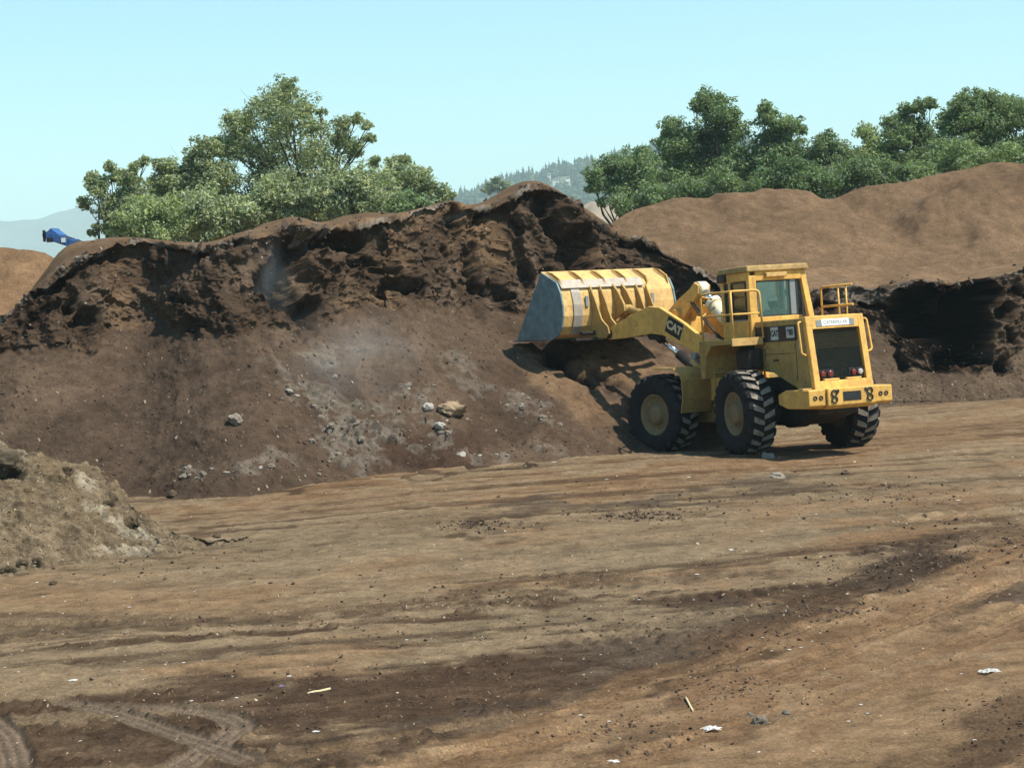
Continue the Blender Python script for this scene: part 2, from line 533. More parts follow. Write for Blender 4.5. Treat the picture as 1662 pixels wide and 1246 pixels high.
def smooth_u(V, nu, nv, n):
    G = V.reshape(nu, nv, 3)
    for _ in range(n): G[1:-1] = (G[:-2] + 2 * G[1:-1] + G[2:]) / 4
    return G.reshape(-1, 3)
SOIL = [np.array(c) for c in ((0.068, 0.047, 0.033), (0.100, 0.071, 0.049), (0.047, 0.032, 0.022), (0.022, 0.017, 0.014), (0.24, 0.205, 0.165), (0.150, 0.098, 0.058), (0.125, 0.108, 0.090))]
RB, DUSTY, DKB, CAVE_SHADE, ASH, DRYTAN, CRUST = SOIL  # includes a near-black tone that paints shade into recesses

def ell(px, py, cx, cy, rx, ry, tilt=0):
    c, s = math.cos(R(tilt)), math.sin(R(tilt))
    dx, dy = px - cx, py - cy
    return np.hypot((dx * c + dy * s) / rx, (-dx * s + dy * c) / ry)

def mixc(C, mask, col):
    return C * (1 - mask[:, None]) + col * mask[:, None]

m_compost = soil_mat("dark_compost", 4.5, 0.6, 0.04, 0.42)
m_smooth = soil_mat("dry_compost", 3.5, 0.7, 0.06, 0.32, 0.8)
m_mulch = soil_mat("khaki_mulch", 7.0, 0.8, 0.04, 0.55)

# ---- the big cut pile across the middle
A_base = [(-300, 838), (0, 824), (120, 815), (230, 805), (320, 806), (400, 802), (480, 790), (600, 773), (760, 757), (900, 742), (1000, 729), (1100, 719), (1260, 703)]
A_mid = [(-300, 690), (-60, 610), (0, 575), (120, 558), (230, 522), (300, 545), (380, 548), (430, 530), (480, 545), (540, 520), (600, 494), (700, 490), (780, 500), (850, 512), (950, 500), (1010, 485), (1100, 500), (1180, 560), (1260, 640)]
A_crest = [(-300, 668), (-100, 585), (0, 517), (90, 443), (150, 408), (190, 390), (260, 387), (300, 396), (330, 400), (385, 385), (440, 379), (470, 366), (520, 371), (580, 357), (620, 351), (660, 344), (700, 333), (745, 327), (765, 333), (790, 330), (830, 316), (855, 300), (880, 298), (900, 306), (950, 337), (1000, 370), (1070, 396), (1120, 425), (1150, 445), (1200, 490), (1260, 560)]
A_dome = [(-300, 700), (-100, 620), (0, 550), (60, 455), (100, 404), (150, 388), (190, 384), (240, 390), (290, 393), (340, 393), (390, 379), (440, 361), (480, 354), (520, 361), (560, 350), (600, 346), (640, 349), (700, 340), (745, 335), (790, 326), (830, 300), (855, 293), (880, 297), (900, 312), (950, 345), (1000, 380), (1120, 440), (1200, 505), (1260, 580)]
nu = 940
V, band, nv = face_surface(-260, 1260, nu, A_base, A_mid, A_crest, lambda x: R(33 - 10 * min(1, max(0, (x - 640) / 180))), R(66), [(3.4, A_dome), (13.0, None)], (8, 165, 260, 60))
V = taper_ends(smooth_u(V, nu, nv, 3), nu, nv, 110, 60)
N = vnormals(V, nu, nv)
if N[nu // 2 * nv + 100][1] > 0: N = -N
pxy = project(V); px, py = pxy[:, 0], pxy[:, 1]
n1 = fbm(V / 2.4, 4, 101); n2 = fbm(V / 0.7, 5, 111); n3 = fbm(V / 0.22, 4, 121)
n2b = fbm(V / 0.8, 4, 131)
wpx = px + 16 * n2 + 10 * n1; wpy = py + 16 * n2b + 8 * n3
cpx = px + 24 * fbm(V / 0.8, 3, 135) + 8 * n1; cpy = py + 22 * fbm(V / 0.8, 3, 137)
b2 = band + 0.16 * n1 + 0.10 * n2
scarp = sstep(0.92, 1.06, b2) * (1 - sstep(1.97, 2.03, band))
talus = 1 - sstep(0.9, 1.04, b2)
backm = sstep(1.99, 2.08, band + 0.05 * n2b + 0.05 * n3)
# lumps, furrows and overhangs of the raw face
q = V.copy(); q[:, 2] *= 0.55; q[:, 0] += 0.35 * V[:, 2]
w1, c1 = worley(q / 1.15 + 0.25 * np.stack([n2, n3, n1], 1), 141)
w2, c2 = worley(V / 0.42 + 0.3 * np.stack([n3, n2, n3], 1), 151)
w3, c3 = worley(V / 0.17, 161)
ridg = 1 - np.abs(fbm(q / 1.7, 5, 171)) * 1.6
bil = np.abs(fbm(q / 0.9, 4, 173))
wq = np.stack([n2, n3, n2b], 1)
k1 = chunks(V / 0.85 + 0.35 * wq, 901); k2 = chunks(V / 0.36 + 0.35 * wq, 911); k3 = chunks(V / 0.15 + 0.2 * wq, 921)
slump = fbm(np.stack([(px - 0.45 * py) / 52 + 0.5 * n1, py / 260 + 0.3 * n1, py * 0], 1), 3, 933)
pit = sstep(0.18, 0.42, fbm(V / np.array([0.7, 0.7, 0.45]), 4, 931))
disp = scarp * (0.18 * n1 + 0.16 * (0.5 - w1) + 0.15 * k1 + 0.09 * k2 + 0.055 * k3 + 0.08 * (0.5 - w2) - 0.10 * bil - 0.08 * pit + 0.26 * slump + 0.06)
fur = fbm(np.stack([px / 34 - 0.25 * py / 34 + 0.9 * n1, py / 70, py * 0], 1), 4, 181)
disp += talus * (0.06 * n1 + 0.03 * fur + 0.035 * n2 + 0.020 * n3 + 0.09 * np.clip(0.42 - w3, 0, 1) * (c3 > 0.6) + 0.10 * np.clip(0.42 - w2, 0, 1) * (c2 > 0.86))
disp += backm * (0.05 * n1 + 0.012 * n2 + 0.006 * n3)
bw = band + 0.05 * n2b + 0.045 * n3 + 0.03 * n1
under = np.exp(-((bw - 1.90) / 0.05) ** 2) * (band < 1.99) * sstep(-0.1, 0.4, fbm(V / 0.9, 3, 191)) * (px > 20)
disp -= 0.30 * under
lip = np.exp(-((bw - 1.985) / 0.035) ** 2)
disp += lip * (0.02 + 0.12 * k2 + 0.09 * k3) * (band > 1.5)
CAV = [(468, 450, 34, 52, 20, 1.25), (505, 500, 26, 24, 30, .7), (500, 390, 30, 20, -5, .7), (560, 388, 32, 17, -6, .75), (630, 440, 26, 11, 12, .6), (655, 470, 34, 12, 8, .65),
       (690, 462, 10, 26, 30, .5), (745, 347, 11, 26, 15, .7), (772, 428, 11, 42, -18, .7), (938, 400, 26, 34, -35, 1.1), (910, 372, 10, 26, -35, .6), (968, 345, 22, 9, 30, .35),
       (1085, 408, 34, 9, 38, .5), (1000, 372, 26, 7, 38, .4), (150, 512, 26, 12, -10, .55), (110, 486, 18, 9, -15, .45), (250, 392, 18, 9, 0, .45), (310, 528, 14, 12, 20, .45), (60, 500, 40, 9, -38, .5),
       (280, 480, 16, 7, 10, .35), (830, 352, 26, 12, 25, .5), (880, 330, 18, 12, 20, .4), (720, 410, 14, 10, 20, .35), (590, 420, 18, 9, 0, .4), (860, 440, 12, 30, -20, .5), (820, 470, 20, 12, 20, .4),
       (928, 590, 74, 11, 37, .55), (985, 612, 40, 7, 50, .3)]
cav = np.zeros(len(V))
for (cx, cy, rx, ry, tl, dep) in CAV:
    dd = ell(0.6 * cpx + 0.4 * wpx, 0.6 * cpy + 0.4 * wpy, cx, cy, rx, ry, tl)
    mk = sstep(1.2, 0.62, dd) * (band < 2.0)
    disp -= dep * (0.8 if dep > .6 else .6) * mk
    cav = np.maximum(cav, mk)
hw = sstep(0, 0.08, band) * (1 - 0.0)
disp *= np.where(band < 0, 0.0, 1.0) * sstep(-0.02, 0.05, band)
V2 = V + N * disp[:, None]
V2[:, 2] += -0.11 * cav
V2 = relax(V2, nu, nv, np.clip(cav, 0, 1), 14)
V2 = roughen(V2, nu, nv, np.clip(cav * 1.0 + 0.6 * scarp, 0, 1), 971, 0.08, 0.075, 0.03)
C = np.tile(RB, (len(V), 1))
C = mixc(C, talus * sstep(-0.2, 0.6, n1 + 0.5 * fur), DUSTY * np.array([.92, .9, .9]))
C = mixc(C, talus * sstep(1.1, 0.3, ell(wpx, wpy, 620, 545, 230, 75, 8)) * 0.6, DUSTY)
C = mixc(C, talus * sstep(1.1, 0.4, ell(wpx, wpy, 930, 640, 130, 34, 35)) * 0.8, DRYTAN)
C = mixc(C, talus * sstep(1.1, 0.4, ell(wpx, wpy, 1010, 590, 110, 50, 20)) * 0.85, DRYTAN * 1.1)
C = mixc(C, talus * sstep(1.1, 0.5, ell(wpx, wpy, 690, 735, 130, 42, -6)) * 0.85, DKB * np.array([1.05, .95, .95]))
C = mixc(C, talus * sstep(1.1, 0.5, ell(wpx, wpy, 360, 790, 190, 26, 0)) * 0.6, DKB)
C = mixc(C, talus * sstep(1.1, 0.5, ell(wpx, wpy, 850, 690, 140, 40, 10)) * 0.5, DKB * 1.2)
C = mixc(C, scarp, DKB * 1.35)
C = mixc(C, scarp * sstep(-0.15, 0.5, n1 * 0.6 + n2 * 0.8) * 0.8, DUSTY * 0.95)
C = mixc(C, scarp * sstep(0.1, 0.6, fbm(V / 1.1, 4, 201)) * 0.65, DRYTAN * 0.9)
C = mixc(C, scarp * sstep(1.1, 0.4, ell(wpx, wpy, 800, 385, 34, 60, -20)) * 0.8, DRYTAN)
C = mixc(C, cav * 0.6, CAVE_SHADE)  # shade painted into the cavities
C = mixc(C, np.clip(under, 0, 1) * 0.6, CAVE_SHADE * 1.2)  # painted shade beneath the crest overhang
C = mixc(C, backm, DRYTAN * 0.9)
C = mixc(C, sstep(0.3, 0.9, lip) * sstep(-0.25, 0.15, fbm(V / 0.5, 4, 211)) * 0.95, CRUST * 1.5)
# ash-grey streaks sliding down the lower slope
ASHES = [(455, 610, 12, 40, -10), (500, 640, 50, 9, 35), (470, 640, 14, 26, -15), (545, 690, 26, 16, 20), (550, 730, 22, 22, 0), (310, 768, 26, 9, 5), (405, 765, 26, 14, 0), (690, 650, 22, 26, 0),
         (700, 690, 36, 10, 25), (655, 645, 18, 12, 0), (760, 625, 40, 10, 10), (840, 650, 20, 9, 20), (880, 675, 34, 9, 25), (770, 735, 22, 6, 15), (820, 742, 16, 5, 0), (890, 735, 24, 5, 10), (600, 700, 60, 12, 15), (740, 590, 30, 12, 20), (520, 575, 80, 18, -10), (560, 705, 60, 20, 15), (592, 738, 30, 22, 10), (540, 655, 60, 14, 25), (715, 712, 16, 20, 30), (420, 745, 60, 10, 0), (630, 665, 50, 12, 15)]
for (cx, cy, rx, ry, tl) in ASHES:
    mk = talus * sstep(1.25, 0.3, ell(wpx, wpy, cx, cy, rx, ry, tl) + 0.8 * n3 + 0.5 * n2)
    C = mixc(C, mk * 0.55, ASH * 0.75)
    V2 += N * (mk * (0.16 * (0.5 - w2) + 0.10 * (0.5 - w3) + 0.04))[:, None]
C *= (1 + 0.22 * n2 + 0.14 * n3)[:, None] * np.array([0.95, 0.92, 0.885])
C = np.clip(C, 0.006, 0.6)
pile_a = grid_mesh("compost_pile", V2, nu, nv, m_compost, C)
tag(pile_a, "huge dark brown compost pile with a steep raw cut face and crusted crest", "compost pile", "compost piles in the yard")

# ---- the cut bank at the right with a black hollow
B_base = [(1130, 690), (1200, 688), (1320, 676), (1440, 660), (1560, 652), (1662, 644), (1900, 628)]
B_mid = [(1130, 600), (1200, 585), (1320, 540), (1400, 520), (1450, 560), (1500, 600), (1560, 606), (1610, 600), (1662, 560), (1760, 540), (1900, 520)]
B_crest = [(1130, 490), (1180, 474), (1300, 470), (1380, 466), (1440, 468), (1480, 455), (1540, 460), (1600, 452), (1640, 442), (1662, 434), (1760, 420), (1900, 400)]
B_dome = [(1130, 500), (1180, 462), (1230, 446), (1300, 438), (1400, 431), (1470, 437), (1540, 446), (1600, 436), (1662, 424), (1760, 408), (1900, 380)]
nu = 520
V, band, nv = face_surface(1130, 1880, nu, B_base, B_mid, B_crest, R(32), R(70), [(3.2, B_dome), (9.0, None)], (8, 120, 190, 50))
V = taper_ends(smooth_u(V, nu, nv, 3), nu, nv, 40, 105)
N = vnormals(V, nu, nv)
if N[nu // 2 * nv + 100][1] > 0: N = -N
pxy = project(V); px, py = pxy[:, 0], pxy[:, 1]
n1 = fbm(V / 2.2, 4, 301); n2 = fbm(V / 0.7, 5, 311); n3 = fbm(V / 0.22, 4, 321)
wpx = px + 11 * n2 + 4 * n3; wpy = py + 11 * fbm(V / 0.7, 4, 331) + 4 * n3
hpx = px + 12 * fbm(V / 0.7, 3, 335) + 3 * n3; hpy = py + 12 * fbm(V / 0.7, 3, 337) + 3 * n3
b2 = band + 0.15 * n1 + 0.1 * n2
scarp = sstep(0.92, 1.06, b2) * (1 - sstep(1.97, 2.03, band)); talus = 1 - sstep(0.9, 1.04, b2); backm = sstep(1.99, 2.06, band)
w1, c1 = worley(V / 1.0 + 0.3 * np.stack([n2, n3, n1], 1), 341)
w2, c2 = worley(V / 0.4 + 0.3 * np.stack([n3, n2, n3], 1), 351)
w3, c3 = worley(V / 0.17, 361)
wq = np.stack([n2, n3, n1], 1); k1 = chunks(V / 0.8 + 0.3 * wq, 941); k2 = chunks(V / 0.34 + 0.3 * wq, 951); k3 = chunks(V / 0.15 + 0.2 * wq, 961)
disp = scarp * (0.20 * n1 + 0.16 * (0.5 - w1) + 0.12 * k1 + 0.15 * k2 + 0.08 * k3 + 0.10 * (0.5 - w2) + 0.06 * n2 + 0.10)
disp += talus * (0.14 * n1 + 0.05 * n2 + 0.02 * n3 + 0.12 * np.clip(0.42 - w2, 0, 1) * (c2 > 0.8) + 0.08 * np.clip(0.42 - w3, 0, 1) * (c3 > 0.6))
disp += backm * (0.05 * n1 + 0.01 * n2)
lip = np.exp(-((band - 1.97) / 0.05) ** 2)
disp += lip * (0.04 + 0.14 * k2 + 0.09 * k3)
HOLE = [(1444, 492), (1462, 470), (1492, 462), (1512, 468), (1540, 470), (1570, 462), (1598, 458), (1618, 462), (1614, 500), (1612, 560), (1610, 590), (1592, 594), (1574, 592), (1552, 598), (1528, 596), (1508, 580), (1504, 566), (1478, 556), (1452, 544), (1442, 520)]
hd = poly_sdf(hpx, hpy, HOLE)
hole = sstep(2, -5, hd)
pillar = sstep(1.2, 0.6, ell(wpx, wpy, 1551, 480, 9, 26)) * 0.55 + sstep(1.2, 0.6, ell(wpx, wpy, 1566, 590, 13, 9)) * 0.9
hole = hole * (1 - np.clip(pillar, 0, 1)) * (band < 1.99)
disp = disp * (1 - 0.96 * hole) - 3.6 * hole
for (cx, cy, rx, ry, tl, dep) in [(1632, 510, 14, 20, 30, .6), (1625, 598, 13, 10, 10, .5), (1640, 540, 18, 7, 25, .4), (1420, 500, 18, 9, 10, .3), (1460, 590, 8, 14, 0, .25), (1650, 470, 18, 8, 0, .3), (1350, 500, 22, 9, 0, .3)]:
    mk = sstep(1.12, 0.72, ell(wpx, wpy, cx, cy, rx, ry, tl)) * (band < 2)
    disp -= dep * mk; hole = np.maximum(hole, mk * 0.8)
disp *= sstep(-0.02, 0.05, band)
Nn = N.copy(); Nn[:, 2] *= 1 - hole; Nn /= np.linalg.norm(Nn, axis=1, keepdims=True)      # the hollow runs level into the bank
V2 = V + Nn * disp[:, None]
V2 = relax(V2, nu, nv, np.clip(hole * 1.2, 0, 1), 10)
V2 = roughen(V2, nu, nv, np.clip(hole + 0.6 * scarp, 0, 1), 981, 0.09, 0.08, 0.03)
C = np.tile(RB * np.array([1.12, 1.12, 1.1]), (len(V), 1))
C = mixc(C, talus * sstep(-0.3, 0.5, n1), DUSTY * 0.95)
C = mixc(C, scarp * 0.9, DKB * 1.3)
C = mixc(C, scarp * sstep(-0.1, 0.5, n2 + n1 * 0.6) * 0.8, DUSTY * 0.85)
C = mixc(C, sstep(1.5, 1.62, band + 0.12 * n2) * (1 - sstep(1.99, 2.05, band)) * sstep(1500, 1400, px) * sstep(-0.5, 0.1, n2) * 0.85, CRUST * 1.05)
C = mixc(C, sstep(0.3, 0.9, lip) * sstep(-0.1, 0.3, n2) * 0.6, CRUST)
C = mixc(C, backm, DRYTAN * 1.12)
C = mixc(C, np.maximum(hole, sstep(7, 1, hd) * (band < 1.97) * (1 - np.clip(pillar, 0, 1))) * 0.985, CAVE_SHADE * 0.10)  # shade of the hollow painted into its colour, rim included
C *= (1 + 0.2 * n2 + 0.12 * n3)[:, None] * np.array([0.95, 0.92, 0.885])
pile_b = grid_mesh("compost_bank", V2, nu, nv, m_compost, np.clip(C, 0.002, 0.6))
tag(pile_b, "cut compost bank behind the loader with a black hollow dug into it", "compost pile", "compost piles in the yard")

# ---- smooth piles behind
def mound(name, label, x0, x1, crest, foot_y, Y0, ang, nu, nv, back, col, seed, fold=None, amp=0.18, taper=(0, 0)):
    xs = np.linspace(x0, x1, nu)
    yc, yf = curve(crest, xs), (curve(foot_y, xs) if isinstance(foot_y, list) else np.full(nu, foot_y))
    out = []
    for i, x in enumerate(xs):
        B = at_y(x, yf[i], Y0); K = slope_hit(x, yc[i], B, ang)
        S = Vector((B.x * 0.97, B.y - (B.z + 0.6) / math.tan(ang), -0.6))
        E = Vector((K.x * (1 + back / K.y), K.y + back, -0.6))
        n_a, n_b, n_c = nv // 5, nv * 3 // 5, nv - nv // 5 - nv * 3 // 5
        for k in range(n_a): out.append(S.lerp(B, k / n_a))
        for k in range(n_b): out.append(B.lerp(K, k / n_b))
        for k in range(n_c):
            t = k / (n_c - 1); p = K.lerp(E, t); p.z = K.z + (E.z - K.z) * (t * t * (3 - 2 * t)); out.append(p)
    V = np.array([tuple(p) for p in out])
    G = V.reshape(nu, nv, 3)
    for _ in range(6): G[:, 1:-1] = (G[:, :-2] + 2 * G[:, 1:-1] + G[:, 2:]) / 4
    V = taper_ends(smooth_u(G.reshape(-1, 3), nu, nv, 4), nu, nv, *taper)
    N = vnormals(V, nu, nv)
    if N[nu // 2 * nv + nv // 3][1] > 0: N = -N
    pxy = project(V)
    n1 = fbm(V / 6.0, 3, seed); n2 = fbm(V / 1.2, 5, seed + 10); n3 = fbm(V / 0.35, 4, seed + 20)
    gul = fbm(np.stack([pxy[:, 0] / 30 + n1, pxy[:, 1] / 120, n1 * 0], 1), 4, seed + 40)
    d = amp * n1 + 0.07 * n2 + 0.03 * n3 + 0.03 * gul
    C = np.tile(np.array(col), (len(V), 1))
    C = mixc(C, sstep(-0.1, 0.6, n1 + 0.4 * n2) * 0.5, np.array(col) * 0.78)
    C = mixc(C, sstep(0.0, 0.7, fbm(V / np.array([5.0, 3.0, 1.5]), 4, seed + 30)) * 0.45, np.array(col) * 1.28)
    if fold:
        for (pts, wd, dep, kc) in fold:
            dd, _ = poly_dist(pxy[:, 0] + 8 * n2, pxy[:, 1] + 6 * n2, pts)
            mk = np.exp(-(dd / wd) ** 2)
            d = d + dep * mk
            C = mixc(C, mk * 0.6, np.array(col) * kc)
    C *= (1 + 0.16 * n2 + 0.14 * n3 + 0.04 * gul)[:, None] * np.array([0.98, 0.94, 0.86])
    o = grid_mesh(name, V + N * d[:, None], nu, nv, m_smooth, np.clip(C, 0.01, 0.7))
    tag(o, label, "compost pile", "compost piles in the yard")
    return o

pile_c = mound("compost_mound", "broad smooth tan compost mound rising behind the loader under the right-hand trees", 960, 1990,
      [(960, 380), (1000, 353), (1080, 329), (1150, 326), (1200, 319), (1245, 307), (1300, 304), (1345, 306), (1400, 296), (1450, 294), (1500, 286), (1560, 273), (1600, 263), (1662, 263), (1800, 256), (1900, 275), (1990, 310)],
      480, 60.0, R(25), 420, 190, 10.0, (0.142, 0.094, 0.060), 401,
      [([(1490, 345), (1560, 318), (1640, 300), (1750, 290)], 22, 0.35, 0.75), ([(1440, 352), (1500, 372), (1560, 380)], 26, -0.3, 1.1), ([(1170, 330), (1230, 350), (1330, 370)], 22, 0.2, .9),
       ([(1340, 310), (1420, 330), (1490, 335)], 16, -0.25, 1.1), ([(1000, 390), (1100, 380), (1180, 400)], 24, 0.15, 1.05)], taper=(0, 95))
pile_d = mound("compost_mound", "low smooth brown compost mound at the far left beside the cut pile", -420, 330,
      [(-420, 470), (-200, 420), (-60, 402), (0, 400), (40, 401), (75, 409), (105, 424), (150, 450), (220, 470), (330, 500)],
      560, 46.5, R(27), 220, 130, 8.0, (0.165, 0.104, 0.061), 451, taper=(85, 0))

# ---- khaki mulch heap in the left foreground
E_foot = [(-330, 960), (-100, 945), (0, 935), (100, 918), (200, 900), (300, 892), (360, 880), (420, 866)]
E_crest = [(-330, 690), (-120, 688), (-40, 700), (0, 714), (22, 726), (45, 736), (75, 742), (100, 750), (150, 757), (190, 790), (220, 824), (250, 846), (280, 860), (320, 868), (360, 870), (420, 864)]
nu, rows = 420, (8, 210, 60)
xs = np.linspace(-320, 415, nu)
yf, yc = curve(E_foot, xs), curve(E_crest, xs)
out, band = [], None
for i, x in enumerate(xs):
    B = on_plane(x, yf[i]); B.z = gz(B.x, B.y)
    K = slope_hit(x, min(yc[i], yf[i] - 1.0), B, R(30))
    S = B + Vector((0, -0.8, -0.3)); E = Vector((K.x * 1.08, K.y + max(0.6, K.z * 1.7), -0.3))
    bb = []
    for k in range(rows[0]): t = k / rows[0]; out.append(S.lerp(B, t)); bb.append(t - 1)
    for k in range(rows[1]): t = k / rows[1]; out.append(B.lerp(K, t)); bb.append(t)
    for k in range(rows[2]): t = k / (rows[2] - 1); p = K.lerp(E, t); out.append(p); bb.append(1 + t)
    band = bb
nv = len(band); band = np.tile(np.array(band), nu)
V = np.array([tuple(p) for p in out]); G = V.reshape(nu, nv, 3)
for _ in range(8): G[:, 1:-1] = (G[:, :-2] + 2 * G[:, 1:-1] + G[:, 2:]) / 4
V = taper_ends(smooth_u(G.reshape(-1, 3), nu, nv, 3), nu, nv, 120, 0)
N = vnormals(V, nu, nv)
if N[nu // 2 * nv + 100][1] > 0: N = -N
pxy = project(V); px, py = pxy[:, 0], pxy[:, 1]
n1 = fbm(V / 1.5, 4, 501); n2 = fbm(V / 0.4, 5, 511); n3 = fbm(V / 0.12, 4, 521)
w2, c2 = worley(V / 0.28 + 0.3 * np.stack([n3, n2, n3], 1), 531); w3, c3 = worley(V / 0.10, 541)
disp = 0.12 * n1 + 0.07 * n2 + 0.030 * n3 + 0.16 * np.clip(0.5 - w2, 0, 1) * (c2 > 0.6) + 0.07 * np.clip(0.5 - w3, 0, 1) * (c3 > 0.4)
dark = np.zeros(len(V))
for (cx, cy, rx, ry, dep) in [(14, 918, 13, 9, .22), (38, 908, 10, 6, .16), (110, 768, 9, 6, .10), (180, 782, 8, 5, .1), (175, 818, 9, 6, .1), (60, 905, 8, 5, .1), (12, 768, 26, 14, .22), (210, 850, 8, 5, .1)]:
    mk = sstep(1.2, 0.7, ell(px + 5 * n2, py + 5 * n3, cx, cy, rx, ry)); disp -= dep * mk; dark = np.maximum(dark, mk)
disp *= sstep(-0.3, 0.1, band)
C = np.tile(np.array((0.150, 0.115, 0.079)), (len(V), 1))
C = mixc(C, sstep(0.0, 0.6, n1 + 0.5 * n2) * 0.6, np.array((0.100, 0.074, 0.045)))
C = mixc(C, sstep(0.1, 0.7, fbm(V / 0.8, 4, 551)) * 0.6, np.array((0.19, 0.155, 0.115)))
for (cx, cy, rx, ry, tl) in [(140, 785, 22, 14, 35), (155, 825, 26, 10, 30), (195, 858, 36, 12, 30), (230, 870, 40, 8, 20), (200, 895, 60, 8, 0)]:
    C = mixc(C, sstep(1.2, 0.3, ell(px + 8 * n2, py + 8 * n3, cx, cy, rx, ry, tl)) * 0.7, np.array((0.32, 0.28, 0.22)))
C = mixc(C, dark * 0.8, np.array((0.03, 0.025, 0.02)))
C *= (1 + 0.28 * n2 + 0.28 * n3)[:, None] * np.array([0.97, 0.92, 0.84])
heap = grid_mesh("mulch_heap", V + N * disp[:, None], nu, nv, m_mulch, np.clip(C, 0.01, 0.6))
tag(heap, "small khaki heap of coarse mulch on the yard in front of the dark pile", "mulch heap", "compost piles in the yard")
# ------------------------------------------------------------------ wheel loader
class MB:
    """collects plain solids and builds them as one mesh object"""
    def __init__(s): s.v, s.f, s.sm = [], [], []
    def add(s, vs, fs, smooth=False):
        o = len(s.v); s.v += [tuple(v) for v in vs]; s.f += [tuple(i + o for i in f) for f in fs]; s.sm += [smooth] * len(fs); return s
    def box(s, x0, x1, y0, y1, z0, z1):
        return s.hexa([(x0, y0, z0), (x1, y0, z0), (x1, y1, z0), (x0, y1, z0), (x0, y0, z1), (x1, y0, z1), (x1, y1, z1), (x0, y1, z1)])
    def hexa(s, p):
        return s.add(p, [(0, 3, 2, 1), (4, 5, 6, 7), (0, 1, 5, 4), (1, 2, 6, 5), (2, 3, 7, 6), (3, 0, 4, 7)])
    def prism(s, poly, y0, y1):
        """polygon in x,z swept along y"""
        a = sum(poly[i][0] * poly[(i + 1) % len(poly)][1] - poly[(i + 1) % len(poly)][0] * poly[i][1] for i in range(len(poly)))
        if a < 0: poly = poly[::-1]
        n = len(poly)
        vs = [(x, y0, z) for x, z in poly] + [(x, y1, z) for x, z in poly]
        return s.add(vs, [tuple(range(n)), tuple(range(2 * n - 1, n - 1, -1))] + [(i, i + n, (i + 1) % n + n, (i + 1) % n) for i in range(n)])
    def strip(s, path, y0, y1, t, closed=False):
        """a bent plate of thickness t following path (x,z), swept along y; t goes to the right of travel"""
        n = len(path); off = []
        for i in range(n):
            a = Vector(path[max(i - 1, 0)]); b = Vector(path[min(i + 1, n - 1)])
            d = (b - a).normalized(); off.append((path[i][0] + d.y * t, path[i][1] - d.x * t))
        vs, fs = [], []
        for (x, z), (u, w) in zip(path, off): vs += [(x, y0, z), (x, y1, z), (u, y1, w), (u, y0, w)]
        for i in range(n - 1):
            for k in range(4):
                fs.append((i * 4 + k, i * 4 + (k + 1) % 4, i * 4 + 4 + (k + 1) % 4, i * 4 + 4 + k))
        fs += [(3, 2, 1, 0), tuple(n * 4 - 4 + k for k in range(4))]
        return s.add(vs, fs)
    def cyl(s, p0, p1, r, n=16, r1=None, cap=True):
        p0, p1 = Vector(p0), Vector(p1); r1 = r if r1 is None else r1
        d = (p1 - p0).normalized()
        u = d.orthogonal().normalized(); w = d.cross(u)
        vs = []
        for p, rr in ((p0, r), (p1, r1)):
            for k in range(n):
                a = 2 * math.pi * k / n; vs.append(p + (u * math.cos(a) + w * math.sin(a)) * rr)
        s.add(vs, [(k, (k + 1) % n, (k + 1) % n + n, k + n) for k in range(n)], True)
        if cap: s.add(vs, [tuple(range(n - 1, -1, -1)), tuple(range(n, 2 * n))])
        return s
    def tube(s, pts, r, n=8):
        pts = [Vector(p) for p in pts]
        # round the corners
        q = [pts[0]]
        for i in range(1, len(pts) - 1):
            a, b, c = pts[i - 1], pts[i], pts[i + 1]
            k = min(0.09, (a - b).length * .4, (c - b).length * .4)
            A, Cc = b + (a - b).normalized() * k, b + (c - b).normalized() * k
            for t in (0, .33, .67, 1): q.append(A * (1 - t) ** 2 + b * 2 * t * (1 - t) + Cc * t * t)
        q.append(pts[-1])
        vs = []; u = None
        for i, p in enumerate(q):
            d = (q[min(i + 1, len(q) - 1)] - q[max(i - 1, 0)]).normalized()
            u = d.orthogonal().normalized() if u is None else (u - d * u.dot(d)).normalized()
            w = d.cross(u)
            for k in range(n):
                a = 2 * math.pi * k / n; vs.append(p + (u * math.cos(a) + w * math.sin(a)) * r)
        m = len(q)
        fs = [(i * n + k, i * n + (k + 1) % n, (i + 1) * n + (k + 1) % n, (i + 1) * n + k) for i in range(m - 1) for k in range(n)]
        s.add(vs, fs, True)
        return s.add(vs, [tuple(range(n - 1, -1, -1)), tuple(range((m - 1) * n, m * n))])
    def lathe(s, prof, n=48, c=(0, 0, 0), smooth=True, axis='y'):
        """profile of (axial, radius) turned about an axis through c"""
        vs, m = [], len(prof)
        for k in range(n):
            a = 2 * math.pi * k / n
            for (y, r) in prof:
                vs.append((c[0] + r * math.cos(a), c[1] + y, c[2] + r * math.sin(a)) if axis == 'y' else (c[0] + r * math.cos(a), c[1] + r * math.sin(a), c[2] + y))
        return s.add(vs, [(k * m + j, k * m + j + 1, ((k + 1) % n) * m + j + 1, ((k + 1) % n) * m + j) for k in range(n) for j in range(m - 1)], smooth)
    def build(s, name, mat, parent=None, M=None, bevel=0.0, label=None):
        me = bpy.data.meshes.new(name)
        vs = [M @ Vector(v) for v in s.v] if M else s.v
        me.from_pydata([tuple(v) for v in vs], [], s.f)
        me.polygons.foreach_set("use_smooth", s.sm)
        bm = bmesh.new(); bm.from_mesh(me)
        bmesh.ops.remove_doubles(bm, verts=bm.verts, dist=1e-5)
        bmesh.ops.recalc_face_normals(bm, faces=bm.faces)
        bm.to_mesh(me); bm.free()
        me.materials.append(mat)
        o = bpy.data.objects.new(name, me); COL.objects.link(o)
        if parent: o.parent = parent
        if bevel:
            b = o.modifiers.new("bevel", 'BEVEL'); b.width = bevel; b.segments = 2; b.limit_method = 'ANGLE'; b.angle_limit = R(40)
        if label: o['label'] = label
        return o

